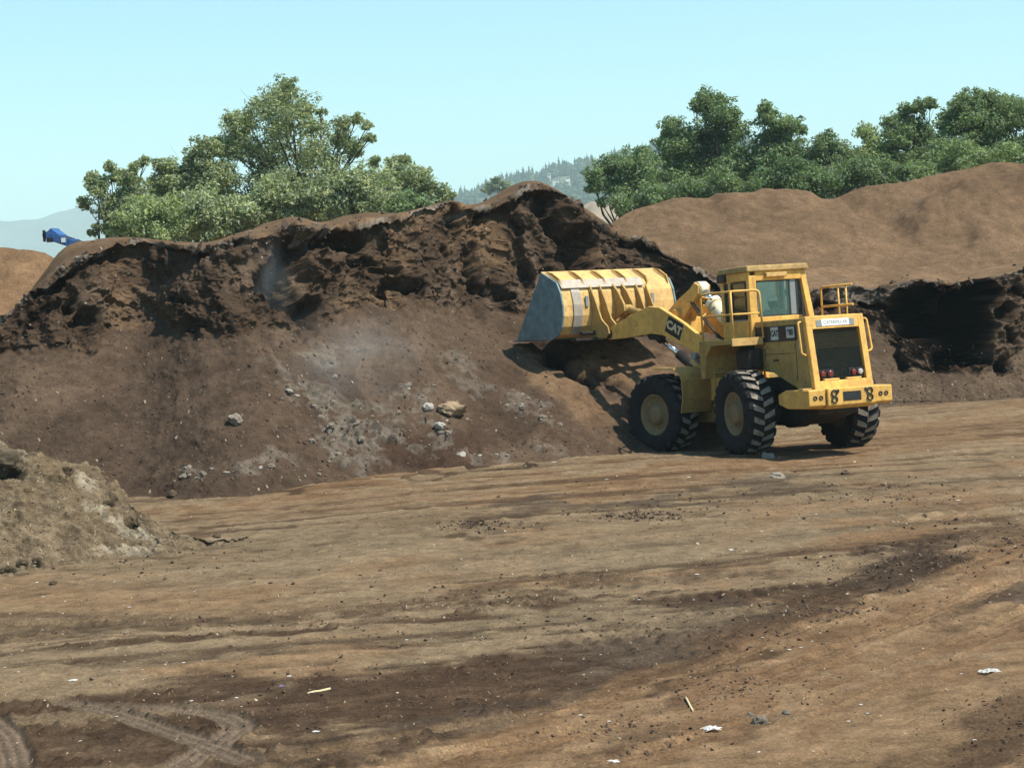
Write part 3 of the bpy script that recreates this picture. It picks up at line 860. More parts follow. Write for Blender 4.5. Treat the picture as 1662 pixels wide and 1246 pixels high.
def paint_mat(name, col, dirt=(0.14, 0.10, 0.065), amount=0.5, rough=0.45, seed=0.0):
    """old machine paint: uneven colour, chips, dried dirt in blotches and runs"""
    m, nt, b = new_mat(name)
    n1 = nnoise(nt, 1.7, 6, 0.65); n2 = nnoise(nt, 9.0, 8, 0.7); n3 = nnoise(nt, 5.0, 5, 0.7, stretch=(1.6, 1.6, 0.25)); n4 = nnoise(nt, 38.0, 4, 0.6)
    base = nramp(nt, n1.outputs[0], [(0.3, tuple(c * q for c, q in zip(col, (.74, .70, .72)))), (0.7, tuple(min(1, c * 1.08) for c in col))])
    d1 = nramp(nt, n2.outputs[0], [(0.47, (0, 0, 0)), (0.70, (1, 1, 1))])
    d2 = nramp(nt, n3.outputs[0], [(0.48, (0, 0, 0)), (0.75, (1, 1, 1))])
    mx = nt.nodes.new("ShaderNodeMath"); mx.operation = 'MAXIMUM'
    nt.links.new(d1.outputs[0], mx.inputs[0]); nt.links.new(d2.outputs[0], mx.inputs[1])
    ml = nt.nodes.new("ShaderNodeMath"); ml.operation = 'MULTIPLY'; ml.inputs[1].default_value = amount
    nt.links.new(mx.outputs[0], ml.inputs[0])
    c = nmix(nt, 'MIX', ml.outputs[0], base.outputs[0], dirt)
    ch = nramp(nt, n4.outputs[0], [(0.70, (0, 0, 0)), (0.76, (1, 1, 1))])
    mc = nt.nodes.new("ShaderNodeMath"); mc.operation = 'MULTIPLY'; mc.inputs[1].default_value = 0.6
    nt.links.new(ch.outputs[0], mc.inputs[0])
    c = nmix(nt, 'MIX', mc.outputs[0], c, (0.12, 0.075, 0.045))
    nt.links.new(c, b.inputs['Base Color'])
    rr = nramp(nt, n2.outputs[0], [(0.3, (rough,) * 3), (0.7, (0.85,) * 3)])
    nt.links.new(rr.outputs[0], b.inputs['Roughness'])
    b.inputs['Specular IOR Level'].default_value = 0.4
    bp = nt.nodes.new("ShaderNodeBump"); bp.inputs['Strength'].default_value = 0.25; bp.inputs['Distance'].default_value = 0.012
    nt.links.new(n2.outputs[0], bp.inputs['Height']); nt.links.new(bp.outputs[0], b.inputs['Normal'])
    return m

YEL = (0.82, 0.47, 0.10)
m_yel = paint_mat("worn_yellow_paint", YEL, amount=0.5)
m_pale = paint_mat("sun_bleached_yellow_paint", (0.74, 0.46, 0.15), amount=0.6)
m_ochre = paint_mat("dusty_shaded_yellow_paint", (0.46, 0.29, 0.075), amount=0.65, rough=0.7)  # dirtier yellow, also darkened: shade of the left-hand faces is in the colour
m_roof = paint_mat("rusty_roof_paint", (0.42, 0.27, 0.08), amount=0.7, rough=0.7)
m_steel = flat_mat("worn_bucket_steel", (0.17, 0.235, 0.24), 0.5, 0.15, 0.35, 4.0, bump=0.2)
m_strip = flat_mat("ground_steel_strip", (0.36, 0.31, 0.25), 0.6, 0.2, 0.2, 6.0)
m_black = flat_mat("black_paint", (0.018, 0.018, 0.018), 0.55, 0, 0.4, 9.0)
m_iron = flat_mat("greasy_iron", (0.035, 0.028, 0.022), 0.6, 0.3, 0.5, 7.0, bump=0.3)
m_rubber = flat_mat("dusty_tyre_rubber", (0.016, 0.015, 0.015), 0.85, 0, 0.45, 5.0, 0.25, bump=0.25)
m_lug = flat_mat("dusty_tread", (0.21, 0.18, 0.145), 0.95, 0, 0.5, 7.0, 0.15, bump=0.3)
m_rim = paint_mat("dirty_rim_paint", (0.24, 0.17, 0.075), amount=0.7, rough=0.7)
m_chrome = flat_mat("chrome_rod", (0.75, 0.78, 0.80), 0.12, 1.0, 0.05, 3.0, 0.5)
m_seal = flat_mat("lamp_red", (0.16, 0.02, 0.015), 0.35, 0, 0.1, 5.0, 0.5)
m_clear = flat_mat("lamp_clear", (0.42, 0.42, 0.40), 0.3, 0, 0.1, 5.0, 0.6)
m_white = flat_mat("white_plate", (0.80, 0.77, 0.70), 0.45, 0, 0.06, 8.0)
m_greyp = flat_mat("grey_plate", (0.22, 0.24, 0.23), 0.5, 0, 0.1, 8.0)
m_louvre = flat_mat("grille_louvre", (0.030, 0.034, 0.025), 0.5, 0.2, 0.35, 6.0)
m_seat = flat_mat("seat_vinyl", (0.03, 0.03, 0.035), 0.5, 0, 0.2, 6.0)
m_cabin = flat_mat("cab_lining", (0.16, 0.13, 0.09), 0.8, 0, 0.2, 6.0)
m_shiny = flat_mat("polished_glare_paint", (0.86, 0.74, 0.50), 0.22, 0.0, 0.12, 5.0, 0.8)  # glossy, and pale because sun glare is painted into the colour
m_decal = flat_mat("decal_cream", (0.62, 0.50, 0.28), 0.5, 0, 0.1, 8.0)
m_decalw = flat_mat("decal_pale_grey", (0.50, 0.51, 0.46), 0.5, 0, 0.12, 8.0)
def glass_mat(name, tint, refl=0.12):
    m, nt, b = new_mat(name)
    nt.nodes.remove(b)
    tr = nt.nodes.new("ShaderNodeBsdfTransparent"); tr.inputs[0].default_value = (*tint, 1)
    gl = nt.nodes.new("ShaderNodeBsdfGlossy"); gl.inputs[0].default_value = (0.9, 1.0, 1.0, 1); gl.inputs['Roughness'].default_value = 0.04
    df = nt.nodes.new("ShaderNodeBsdfTranslucent"); df.inputs[0].default_value = (0.72, 0.76, 0.70, 1)     # dust film
    n = nnoise(nt, 4.0, 5, 0.7); r = nramp(nt, n.outputs[0], [(0.35, (refl * .5,) * 3), (0.75, (refl,) * 3)])
    m1 = nt.nodes.new("ShaderNodeMixShader"); nt.links.new(r.outputs[0], m1.inputs[0])
    nt.links.new(tr.outputs[0], m1.inputs[1]); nt.links.new(df.outputs[0], m1.inputs[2])
    lw = nt.nodes.new("ShaderNodeFresnel"); lw.inputs[0].default_value = 1.5
    m2 = nt.nodes.new("ShaderNodeMixShader"); nt.links.new(lw.outputs[0], m2.inputs[0])
    nt.links.new(m1.outputs[0], m2.inputs[1]); nt.links.new(gl.outputs[0], m2.inputs[2])
    nt.links.new(m2.outputs[0], nt.nodes["Material Output"].inputs[0])
    return m
m_glass = glass_mat("cab_glass", (0.85, 0.94, 0.91), 0.08)
m_dusty = glass_mat("dusty_windscreen", (0.75, 0.86, 0.80), 0.95)

HEAD_R, ART = R(20), R(18)                    # heading of the rear frame, bend at the articulation
loader = bpy.data.objects.new("wheel_loader", None); COL.objects.link(loader)
loader.empty_display_size = 0.5
tag(loader, "yellow wheel loader with raised empty bucket, working at the foot of the cut pile", "wheel loader")
_rz = gz(5.72, 42.5); _fz = gz(4.1, 45.6)
loader.location = (HINGE[0], HINGE[1], _rz + (_fz - _rz) * 1.7 / 3.55)
loader.rotation_euler = (0, math.atan2(_rz - _fz, 3.55), R(90) + HEAD_R)
MF = Matrix.Rotation(ART, 4, 'Z')             # front frame turned to the left
MA = MF @ Matrix.Translation((.72, 0, 2.20)) @ Matrix.Rotation(R(-4.0), 4, 'Y') @ Matrix.Translation((-.72, 0, -2.20))   # arms, swung up about their pivot
MK = MF @ Matrix.Translation((-.05, 0, .27))   # bucket
MAL = MF.inverted() @ MA
LD = loader

# --- rear frame
b = MB(); b.prism([(-3.45, .78), (-3.45, 1.2), (-.35, 1.2), (-.1, 1.0), (-.1, .62), (-1.0, .55), (-2.4, .55)], -.44, .44)
b.box(-2.6, -1.1, -.52, .52, .9, 1.55)
b.build("rear_frame", m_iron, LD, bevel=.02)
b = MB(); b.cyl((-1.7, -.95, .84), (-1.7, .95, .84), .19); b.lathe([(-.40, 0), (-.40, .2), (-.2, .36), (.2, .36), (.40, .2), (.40, 0)], 20, (-1.7, 0, .84))
b.build("rear_axle", m_iron, LD)
b = MB()
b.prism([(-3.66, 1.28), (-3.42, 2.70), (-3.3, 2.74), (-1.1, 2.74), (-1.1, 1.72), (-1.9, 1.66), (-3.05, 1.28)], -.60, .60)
hood = b.build("hood", m_ochre, LD, bevel=.03, label="dusty engine hood with shade painted into its yellow")
b = MB(); b.box(-2.95, -1.62, .60, .606, 2.04, 2.05); b.box(-2.98, -2.97, .60, .606, 1.5, 2.30); b.box(-1.62, -1.61, .60, .606, 1.75, 2.30)
b.box(-2.2, -2.0, .60, .62, 1.9, 1.93)
b.build("panel_seam", m_black, hood)
b = MB(); b.prism([(-3.05, 2.30), (-3.05, 2.62), (-1.14, 2.62), (-1.14, 2.30)], .602, .609); b.build("stripe", m_black, LD, label="black stripe with pale lettering")
b = MB()
for x, z in ((-2.9, 2.2), (-2.9, 1.55), (-1.68, 2.2), (-1.68, 1.85)):
    hb = MB(); hb.box(x - .05, x + .05, .60, .63, z - .03, z + .03); hb.build('hinge', m_ochre, hood)
for k in range(6): b.box(-2.75, -2.1, .60, .612, 1.62 + k * .045, 1.635 + k * .045)
b.box(-2.78, -2.76, .60, .608, 1.5, 2.25)
b.build("side_louvre", m_ochre, hood)
b = MB(); b.box(-3.25, -3.12, .601, .606, 2.12, 2.24); b.build("warning_plate", m_decalw, hood)
# radiator guard: slanted frame, louvres, name plate, lamps
def gx(z): return -3.70 + (z - 1.28) * 0.175        # rear plane of the slanted guard
def slab(y0, y1, z0, z1, d0, d1):
    bb = MB(); bb.hexa([(gx(z0) + d0, y0, z0), (gx(z0) + d1, y0, z0), (gx(z0) + d1, y1, z0), (gx(z0) + d0, y1, z0), (gx(z1) + d0, y0, z1), (gx(z1) + d1, y0, z1), (gx(z1) + d1, y1, z1), (gx(z1) + d0, y1, z1)]); return bb
gf = MB()
for (y0, y1, z0, z1) in ((.53, .66, 1.28, 2.76), (-.66, -.53, 1.28, 2.76), (-.53, .53, 2.50, 2.76), (-.53, .53, 1.28, 1.46)):
    q = slab(y0, y1, z0, z1, -.10, .04); gf.add(q.v, q.f)
for yc in (.25, -.25):
    q = slab(yc - .17, yc + .17, 1.46, 1.50, -.10, .0); gf.add(q.v, q.f)
grf = gf.build("radiator_guard", m_yel, LD, bevel=.015)
q = slab(-.53, .53, 1.46, 2.50, .035, .05); q.build("grille_core", m_black, LD)
g = MB()
for k in range(27):
    z = 1.50 + k * 0.0375
    g.hexa([(gx(z) - .035, -.50, z), (gx(z) + .03, -.50, z + .016), (gx(z) + .03, .50, z + .016), (gx(z) - .035, .50, z), (gx(z) - .035, -.50, z + .008), (gx(z) + .03, -.50, z + .024), (gx(z) + .03, .50, z + .024), (gx(z) - .035, .50, z + .008)])
g.build("grille", m_louvre, LD)
pl = slab(-.31, .31, 2.555, 2.69, -.112, -.10).build("name_plate", m_white, LD, label="white name plate")
for s in (-1, 1): slab(min(s * .31, s * .43), max(s * .31, s * .43), 2.545, 2.675, -.108, -.10).build("plate_end", m_greyp, pl)
for yy, mt, nm in ((.43, m_seal, "tail_lamp"), (.26, m_seal, "tail_lamp"), (-.27, m_seal, "tail_lamp"), (-.42, m_clear, "work_lamp")):
    b = MB(); x0 = gx(1.60) - .04
    b.cyl((x0, yy, 1.60), (x0 - .05, yy, 1.60), .058, 16); b.cyl((x0 - .05, yy, 1.60), (x0 - .065, yy, 1.60), .058, 16, r1=.036)
    b.build(nm, mt, LD)
    hb = MB(); hb.box(gx(1.6) - .04, gx(1.6) + .03, yy - .09, yy + .09, 1.505, 1.70); hb.build("lamp_housing", m_black, LD)
# counterweight
b = MB()
b.prism([(-4.02, .98), (-4.02, 1.30), (-3.05, 1.31), (-2.72, 1.22), (-2.72, 1.02), (-3.1, .93), (-3.9, .93)], .56, .94)
b.prism([(-4.02, .98), (-4.02, 1.30), (-3.05, 1.31), (-2.72, 1.22), (-2.72, 1.02), (-3.1, .93), (-3.9, .93)], -.94, -.56)
b.prism([(-4.07, .97), (-4.07, 1.31), (-3.05, 1.285), (-3.05, .9), (-3.95, .9)], -.545, .545)
cw = b.build("counterweight", m_yel, LD, bevel=.02)
b = MB(); b.box(-4.078, -4.06, -.20, .20, 1.05, 1.23); b.build("hitch_pocket", m_black, cw)
for s in (-1, 1):
    b = MB()
    for dz in (1.205, 1.085): b.lathe([(-.014, .045), (-.014, .072), (.014, .072), (.014, .045), (-.014, .045)], 18, (0, 0, 0))
    # turn the rings to face rearward
    n = len(b.v) // 2
    b.v = [(-4.084 + v[1] * .6, s * .40 + v[0], (1.215 if i < n else 1.085) + v[2]) for i, v in enumerate(b.v)]
    b.box(-4.085, -4.07, s * .31 - .02, s * .31 + .02, 1.22, 1.28)
    b.build("tow_ring", m_black, cw)
    for dy in (.67, .80):
        b = MB(); b.lathe([(-.008, .022), (-.008, .045), (.008, .045), (.008, .022), (-.008, .022)], 16)
        b.v = [(-4.024 + v[1], s * dy + v[0], 1.14 + v[2]) for v in b.v]; b.build("bolt_hole", m_black, cw)
b = MB(); b.box(-3.75, -3.55, .72, .92, 1.31, 1.335); b.box(-3.5, -3.4, .66, .80, 1.31, 1.34); b.build("step_plate", m_pale, cw)
# grab rails beside the guard
for s in (-1, 1):
    b = MB(); b.tube([(-3.42, s * .66, 2.66), (-3.46, s * .78, 2.66), (-3.58, s * .80, 2.02), (-3.58, s * .66, 1.98)], .022); b.build("grab_rail", m_yel, LD)
# fenders and platforms over the rear wheels
for s in (-1, 1):
    y0, y1 = (.62, 1.36) if s > 0 else (-1.36, -.62)
    b = MB()
    b.box(-1.55, -.20, y0, y1, 2.30, 2.40)
    b.prism([(-.20, 2.30), (-.02, 2.40), (-.02, 1.60), (-.20, 1.60), (-.34, 2.08), (-.62, 2.30)], y0, y1)
    b.prism([(-1.55, 2.40), (-1.60, 2.40), (-1.60, 2.30), (-1.55, 2.27)], y0, y1)
    b.build("fender", m_yel if s < 0 else m_ochre, LD, bevel=.012)  # left fender takes the yellow that has shade painted in
    b = MB(); b.box(-1.635, -1.60, y0 + .02, y1, 2.26, 2.42); b.build("fender_edge", m_pale, LD, bevel=.006)
# platform rails
b = MB()
b.tube([(-.12, 1.30, 2.40), (-.12, 1.30, 3.40), (-1.58, 1.30, 3.40), (-1.62, .66, 3.40), (-1.66, .64, 2.40)], .025)
b.tube([(-.12, 1.30, 2.92), (-1.58, 1.30, 2.92), (-1.62, .66, 2.92)], .022); b.tube([(-1.58, 1.30, 2.40), (-1.58, 1.30, 3.40)], .022)
b.tube([(-.12, 1.30, 3.36), (.12, .92, 3.30)], .02); b.tube([(-.12, 1.30, 2.92), (.25, .80, 3.12)], .024)
b.build("platform_rail", m_yel, LD)
b = MB()
b.tube([(-.7, -1.30, 2.40), (-.7, -1.30, 3.40), (-2.05, -1.30, 3.40)], .024); b.tube([(-.7, -1.30, 2.98), (-2.05, -1.30, 2.98)], .024)
b.tube([(-1.45, -1.30, 2.35), (-1.45, -1.30, 3.40)], .02); b.tube([(-1.78, -1.30, 2.35), (-1.78, -1.30, 3.40)], .02)
b.build("platform_rail", m_yel, LD)
# air cleaner and exhaust boxes half hidden by the cab
b = MB(); b.box(-2.6, -1.75, -1.15, -.64, 1.75, 2.32); b.build("battery_box", m_ochre, LD, bevel=.02)
b = MB(); b.box(-1.55, -.9, .62, .95, 1.75, 2.18); b.build("air_tank", m_iron, LD, bevel=.05)

# --- cab
CX0, CX1 = -1.22, .08
cf = MB()
def post(x, y, w, d, z0, z1, dx=0, dy=0):
    cf.hexa([(x + dx - d / 2, y + dy - w / 2, z0), (x + dx + d / 2, y + dy - w / 2, z0), (x + dx + d / 2, y + dy + w / 2, z0), (x + dx - d / 2, y + dy + w / 2, z0),
             (x - d / 2, y - w / 2, z1), (x + d / 2, y - w / 2, z1), (x + d / 2, y + w / 2, z1), (x - d / 2, y + w / 2, z1)])
post(CX0 + .06, .60, .18, .14, 2.40, 3.72)                       # rear left, broad
post(CX0 + .10, -.62, .13, .13, 2.40, 3.80, -.30, -.06)          # rear right roll bar, raked back
post(CX1 - .05, .66, .10, .10, 2.40, 3.80); post(CX1 - .05, -.66, .10, .10, 2.40, 3.80)
post(-.28, .66, .07, .09, 2.40, 3.80)
cf.box(CX0, CX0 + .10, -.56, .52, 3.60, 3.80)                    # rear header
cf.box(CX0 + .02, CX1, .62, .69, 2.40, 2.78); cf.box(CX0 + .02, CX1, -.69, -.62, 2.40, 2.78)
cf.box(CX0 + .02, CX1, .63, .68, 3.62, 3.80); cf.box(CX0 + .02, CX1, -.68, -.63, 3.62, 3.80)
cf.box(CX1 - .06, CX1, -.61, .61, 2.40, 2.74); cf.box(CX1 - .06, CX1, -.61, .61, 3.62, 3.80)
cf.box(CX0 + .02, CX0 + .07, -.56, .52, 2.70, 2.84)              # rear sill
cabf = cf.build("cab_frame", m_yel, LD, bevel=.015)
b = MB(); b.hexa([(CX0 - .06, -.74, 3.80), (CX1 + .10, -.74, 3.80), (CX1 + .10, .74, 3.80), (CX0 - .06, .74, 3.80), (CX0 - .02, -.72, 3.93), (CX1 + .04, -.72, 3.93), (CX1 + .04, .72, 3.93), (CX0 - .02, .72, 3.93)])
roof = b.build("roof", m_roof, LD, bevel=.03)
b = MB(); b.box(CX0 - .10, CX0 - .002, -.18, .30, 3.67, 3.76); b.build("vent_cover", m_pale, roof, bevel=.01)
b = MB(); b.box(CX1 - .25, CX1 + .12, .50, .745, 3.63, 3.80); b.build("visor", m_black, roof, bevel=.02)
b = MB(); b.box(CX0 + .13, CX1 - .02, -.60, .60, 1.98, 2.05); b.box(CX1 - .22, CX1 - .08, -.5, .5, 2.05, 2.70); b.build("cab_floor", m_cabin, LD)
wf = MB()
for (y0, y1, z0, z1) in ((-.30, -.27, 2.86, 3.60), (.48, .51, 2.86, 3.60), (-.30, .51, 3.57, 3.61), (-.30, .51, 2.83, 2.87)): wf.box(CX0 + .03, CX0 + .065, y0, y1, z0, z1)
wf.box(CX0 + .03, CX0 + .07, -.48, -.43, 2.84, 3.62)
rw = wf.build("rear_window", m_seat, LD)
b = MB(); b.box(CX0 + .04, CX0 + .046, -.27, .48, 2.87, 3.57); b.build("pane", m_glass, rw)
b = MB(); b.box(CX0 + .035, CX0 + .055, -.43, -.30, 2.86, 3.60); b.build("window_reflection", m_greyp, rw)  # grey panel standing in for a reflection beside the pane
for s in (1, -1):
    wf = MB()
    for x0, x1, z0, z1 in ((CX0 + .18, -.36, 2.80, 3.60), (-.20, CX1 - .12, 2.56, 3.60)):
        for (a, c, d, e) in ((x0, x0 + .03, z0, z1), (x1 - .03, x1, z0, z1), (x0, x1, z0, z0 + .03), (x0, x1, z1 - .03, z1)): wf.box(a, c, s * .655 - .015, s * .655 + .03 * s + .0, d, e) if s > 0 else wf.box(a, c, -.685, -.64, d, e)
    sw = wf.build("side_window", m_seat, LD)
    b = MB(); b.box(CX0 + .21, -.39, s * .66 - .003, s * .66 + .003, 2.83, 3.57); b.box(-.17, CX1 - .15, s * .66 - .003, s * .66 + .003, 2.79, 3.57); b.build("pane", m_glass, sw)
b = MB(); b.box(CX1 - .035, CX1 - .03, -.61, .61, 2.74, 3.62); b.build("windscreen", m_dusty, LD)
b = MB(); b.tube([(.02, .70, 3.0), (.02, .76, 3.0), (.02, .76, 2.72), (.02, .70, 2.72)], .016); b.build("door_handle", m_pale, LD)
b = MB(); b.prism([(-.90, 2.30), (-.90, 2.42), (-.84, 2.46), (-.42, 2.46), (-.42, 2.32)], -.40, .08)
b.prism([(-.97, 2.86), (-.90, 2.90), (-.80, 2.46), (-.92, 2.44)], -.40, .08); b.box(-.85, -.5, -.32, .0, 2.05, 2.32)
b.build("seat", m_seat, LD, bevel=.03)
# steering column and wheel, levers
b = MB(); b.cyl((-.02, -.16, 2.2), (-.22, -.16, 2.86), .035, 10); b.build("steering_column", m_black, LD)
b = MB()
_c, _ax = Vector((-.23, -.16, 2.88)), Vector((-.36, 0, .93)); _u = Vector((0, 1, 0)); _w = _ax.cross(_u).normalized()
b.tube([_c + (_u * math.cos(a) + _w * math.sin(a)) * .20 for a in [2 * math.pi * k / 22 for k in range(23)]], .014, 6)
for a in (0, 2.1, 4.2): b.cyl(_c, _c + (_u * math.cos(a) + _w * math.sin(a)) * .20, .010, 6)
b.build("steering_wheel", m_black, LD)
b = MB(); b.tube([(-.35, .24, 2.05), (-.45, .20, 2.90)], .012); b.cyl((-.45, .20, 2.90), (-.46, .20, 2.96), .025, 8); b.build("lever", m_black, LD)
# ladder and the knuckle between the frames
b = MB()
for s in (.72, 1.12): b.box(-.26, -.20, s, s + .04, .72, 2.30)
for z in (.74, 1.06, 1.38, 1.70, 2.02): b.box(-.30, -.16, .74, 1.14, z, z + .04)
b.build("ladder", m_ochre, LD)
b = MB(); b.box(-.55, .28, -.22, .22, .55, .68); b.box(-.55, .28, -.22, .22, 1.30, 1.44); b.cyl((0, 0, .45), (0, 0, 1.55), .11); b.box(-.34, -.02, .46, .62, 1.1, 2.1); b.build("articulation_joint", m_ochre, LD, bevel=.015)
b = MB()
for yy, z in ((.18, 1.1), (.28, 1.2), (-.2, 1.15), (.35, 1.6), (.40, 1.72)):
    b.tube([(-.5, yy, z), (-.1, yy + .14, z - .12), (.35, yy + .05, z + .05)], .022, 6)
b.build("hydraulic_hose", m_black, LD)
b = MB(); b.cyl((-.9, .40, .82), (.35, .52, .82), .06); b.build("steering_cylinder", m_iron, LD)

# --- front frame
b = MB()
b.prism([(.12, .62), (.12, 1.35), (.5, 1.5), (1.4, 1.42), (2.45, 1.15), (2.6, .9), (2.3, .62)], -.46, .46)
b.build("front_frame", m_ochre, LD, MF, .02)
b = MB()
for s in (-1, 1):
    b.prism([(.22, 1.3), (.30, 2.10), (.48, 2.42), (.75, 2.46), (.98, 2.28), (1.25, 1.9), (1.75, 1.35), (1.75, 1.1), (.22, 1.1)], s * .56 - .05, s * .56 + .05)
b.box(.30, .36, -.51, .51, 1.4, 2.3); b.cyl((.72, -.62, 2.20), (.72, .62, 2.20), .09)
b.build("tower", m_yel, LD, MF, .012)
b = MB(); b.cyl((1.85, -.95, .84), (1.85, .95, .84), .19); b.lathe([(-.40, 0), (-.40, .2), (-.2, .36), (.2, .36), (.40, .2), (.40, 0)], 20, (1.85, 0, .84)); b.build("front_axle", m_iron, LD, MF)
for s in (-1, 1):
    y0, y1 = (.58, 1.46) if s > 0 else (-1.46, -.58)
    b = MB(); b.strip([(1.72, 1.885), (1.30, 1.875), (1.05, 1.84), (.90, 1.74), (.84, 1.58), (.84, 1.2), (.92, .88)], y0, y1, -.03)
    b.build("fender", m_ochre, LD, MF, .008)
    b = MB(); b.prism([(1.72, 1.90), (1.05, 1.87), (1.05, 1.80), (1.20, 1.845), (1.72, 1.87)], s * 1.46 - .03, s * 1.46 + .03); b.build("fender_edge", m_pale, LD, MF)
# lift arms
ARM = [(.55, 2.20), (.60, 2.36), (.80, 2.42), (1.5, 2.80), (2.25, 3.12), (2.62, 3.14), (3.0, 3.02), (3.6, 2.78), (4.02, 2.62), (4.10, 2.50), (4.02, 2.36), (3.5, 2.40), (2.55, 2.53), (2.15, 2.50), (1.55, 2.30), (.85, 2.02), (.62, 2.06)]
arms = []
for s in (-1, 1):
    b = MB(); b.prism(ARM, s * .70 - .055, s * .70 + .055)
    arms.append(b.build("lift_arm", m_yel, LD, MA, .012))
    b = MB(); b.cyl((.72, s * .58, 2.20), (.72, s * .80, 2.20), .13, 18); b.build("arm_pin", m_iron, LD, MA)
    b = MB(); b.cyl((3.98, s * .58, 2.49), (3.98, s * .82, 2.49), .11, 18); b.build("arm_pin", m_iron, LD, MA)
    # lift cylinder under the arm
    A, Bp = Vector((1.05, s * .56, 1.62)), MAL @ Vector((2.62, s * .56, 2.52)); d = (Bp - A)
    b = MB(); b.cyl(A, A + d * .52, .105, 18); b.cyl(A - Vector((0, .07, 0)), A + Vector((0, .07, 0)), .13, 14); b.build("lift_cylinder", m_black, LD, MF)
    b = MB(); b.cyl(A + d * .52, A + d * .88, .058, 16); b.build("cylinder_rod", m_chrome, LD, MF)
    b = MB(); b.cyl(A + d * .86, Bp, .11, 16); b.cyl(Bp - Vector((0, .12, 0)), Bp + Vector((0, .12, 0)), .14, 16); b.build("rod_eye", m_black, LD, MF)
b = MB(); b.box(2.2, 2.5, -.645, .645, 2.50, 2.86); b.build("cross_beam", m_yel, LD, MA, .02)
# tilt linkage
b = MB()
for s in (-.14, .14): b.prism([(2.18, 2.78), (1.98, 2.95), (1.60, 3.42), (1.58, 3.60), (1.72, 3.66), (1.86, 3.52), (2.30, 3.25), (2.72, 2.90), (2.75, 2.72), (2.62, 2.66)], s - .05, s + .05)
b.cyl((2.28, -.3, 2.92), (2.28, .3, 2.92), .14, 18); b.build("bell_crank", m_yel, LD, MA, .01)
A, Bp = Vector((.52, 0, 2.56)), MAL @ Vector((1.70, 0, 3.54)); d = Bp - A
b = MB(); b.cyl(A, A + d * .62, .165, 24); b.cyl(A + d * .60, A + d * .68, .19, 24); b.cyl(A - Vector((0, .1, 0)), A + Vector((0, .1, 0)), .15, 16); b.build("tilt_cylinder", m_shiny, LD, MF)
b = MB(); b.cyl(A + d * .68, A + d * .92, .08, 18); b.build("cylinder_rod", m_chrome, LD, MF)
b = MB(); b.cyl(A + d * .88, Bp, .12, 16); b.cyl(Bp - Vector((0, .13, 0)), Bp + Vector((0, .13, 0)), .14, 18); b.build("rod_eye", m_shiny, LD, MF)
b = MB(); b.box(.44, .60, -.5, .5, 2.34, 2.46); b.build("tower_cap", m_iron, LD, MF)
b = MB(); b.cyl((2.66, 0, 2.78), (4.2, 0, 3.02), .09, 14); b.cyl((2.66, -.12, 2.78), (2.66, .12, 2.78), .13, 14); b.cyl((4.2, -.12, 3.02), (4.2, .12, 3.02), .12, 14); b.build("tilt_link", m_ochre, LD, MA)
b = MB()
for k, yy in enumerate((.24, .32, -.24)):
    b.tube([(.6, yy, 2.3), (1.0, yy, 2.62 + .05 * k), (1.35, yy, 3.0), (1.75, yy * .6, 3.3)], .022, 6)
b.build("hydraulic_hose", m_iron, LD, MF)
for s in (-1, 1):
    b = MB(); b.cyl((1.02, s * .82, 2.10), (1.02, s * .92, 2.10), .075, 14); b.box(.99, 1.05, s * .72 - .03, s * .72 + .12 if s > 0 else s * .72 + .03, 1.95, 2.10); b.build("head_lamp", m_greyp, LD, MF)
    b = MB(); b.prism([(1.00, 1.72), (1.36, 1.96), (1.30, 2.06), (.94, 1.82)], s * .66 - .03, s * .66 + .05); b.build("arm_stop", m_pale, LD, MF)

# --- bucket
BW = 1.72
PROF = [(5.06, 3.96), (4.58, 3.69), (4.47, 3.45), (4.42, 3.18), (4.42, 2.92), (4.49, 2.68), (4.64, 2.50), (4.88, 2.43), (6.10, 2.45)]
b = MB(); b.strip(PROF, -BW, BW, -.045)
shell = b.build("bucket_shell", m_pale, LD, MK, label="yellow rounded bucket back")
for s in (-1, 1):
    b = MB(); b.prism([(5.09, 3.97), (4.56, 3.70), (4.44, 3.45), (4.395, 3.18), (4.395, 2.92), (4.465, 2.67), (4.625, 2.475), (4.88, 2.40), (6.16, 2.43), (6.05, 2.62)], s * BW - .0 if s > 0 else -BW - .05, s * BW + .05 if s > 0 else -BW)
    b.build("bucket_side", m_steel, LD, MK, .008, label="bare grey steel bucket end plate")
    b = MB(); b.box(5.25, 5.29, s * (BW + .052) - .012, s * (BW + .052) + .012, 2.5, 3.5); b.build("wear_bar", m_steel, LD, MK)
b = MB(); b.prism([(5.9, 2.40), (6.28, 2.42), (6.28, 2.45), (5.9, 2.47)], -BW - .04, BW + .04); b.build("cutting_edge", m_steel, LD, MK)
b = MB(); b.strip([(5.10, 3.985), (5.03, 3.94)], -BW - .04, BW + .04, -.05); b.build("spill_lip", m_pale, LD, MK)
for k in range(6):
    yy = -BW + .06 + k * (2 * BW - .12) / 5
    b = MB(); b.prism([(5.03, 3.98), (4.62, 3.74), (4.50, 3.62), (4.56, 3.78), (4.80, 3.93)], yy - .02, yy + .02); b.build("spill_gusset", m_ochre, LD, MK)
b = MB(); b.strip([(4.60, 3.745), (4.47, 3.55)], -BW + .9, BW - .02, .02); b.build("wear_plate", m_strip, LD, MK, label="grey worn plate on the bucket back")
for yy in (1.30,):
    b = MB(); b.strip([(4.556, 3.70), (4.452, 3.45), (4.40, 3.18), (4.40, 2.92), (4.47, 2.67), (4.61, 2.49)], yy - .13, yy + .13, .008); b.build("repair_strip", m_strip, LD, MK, label="grey welded strip")
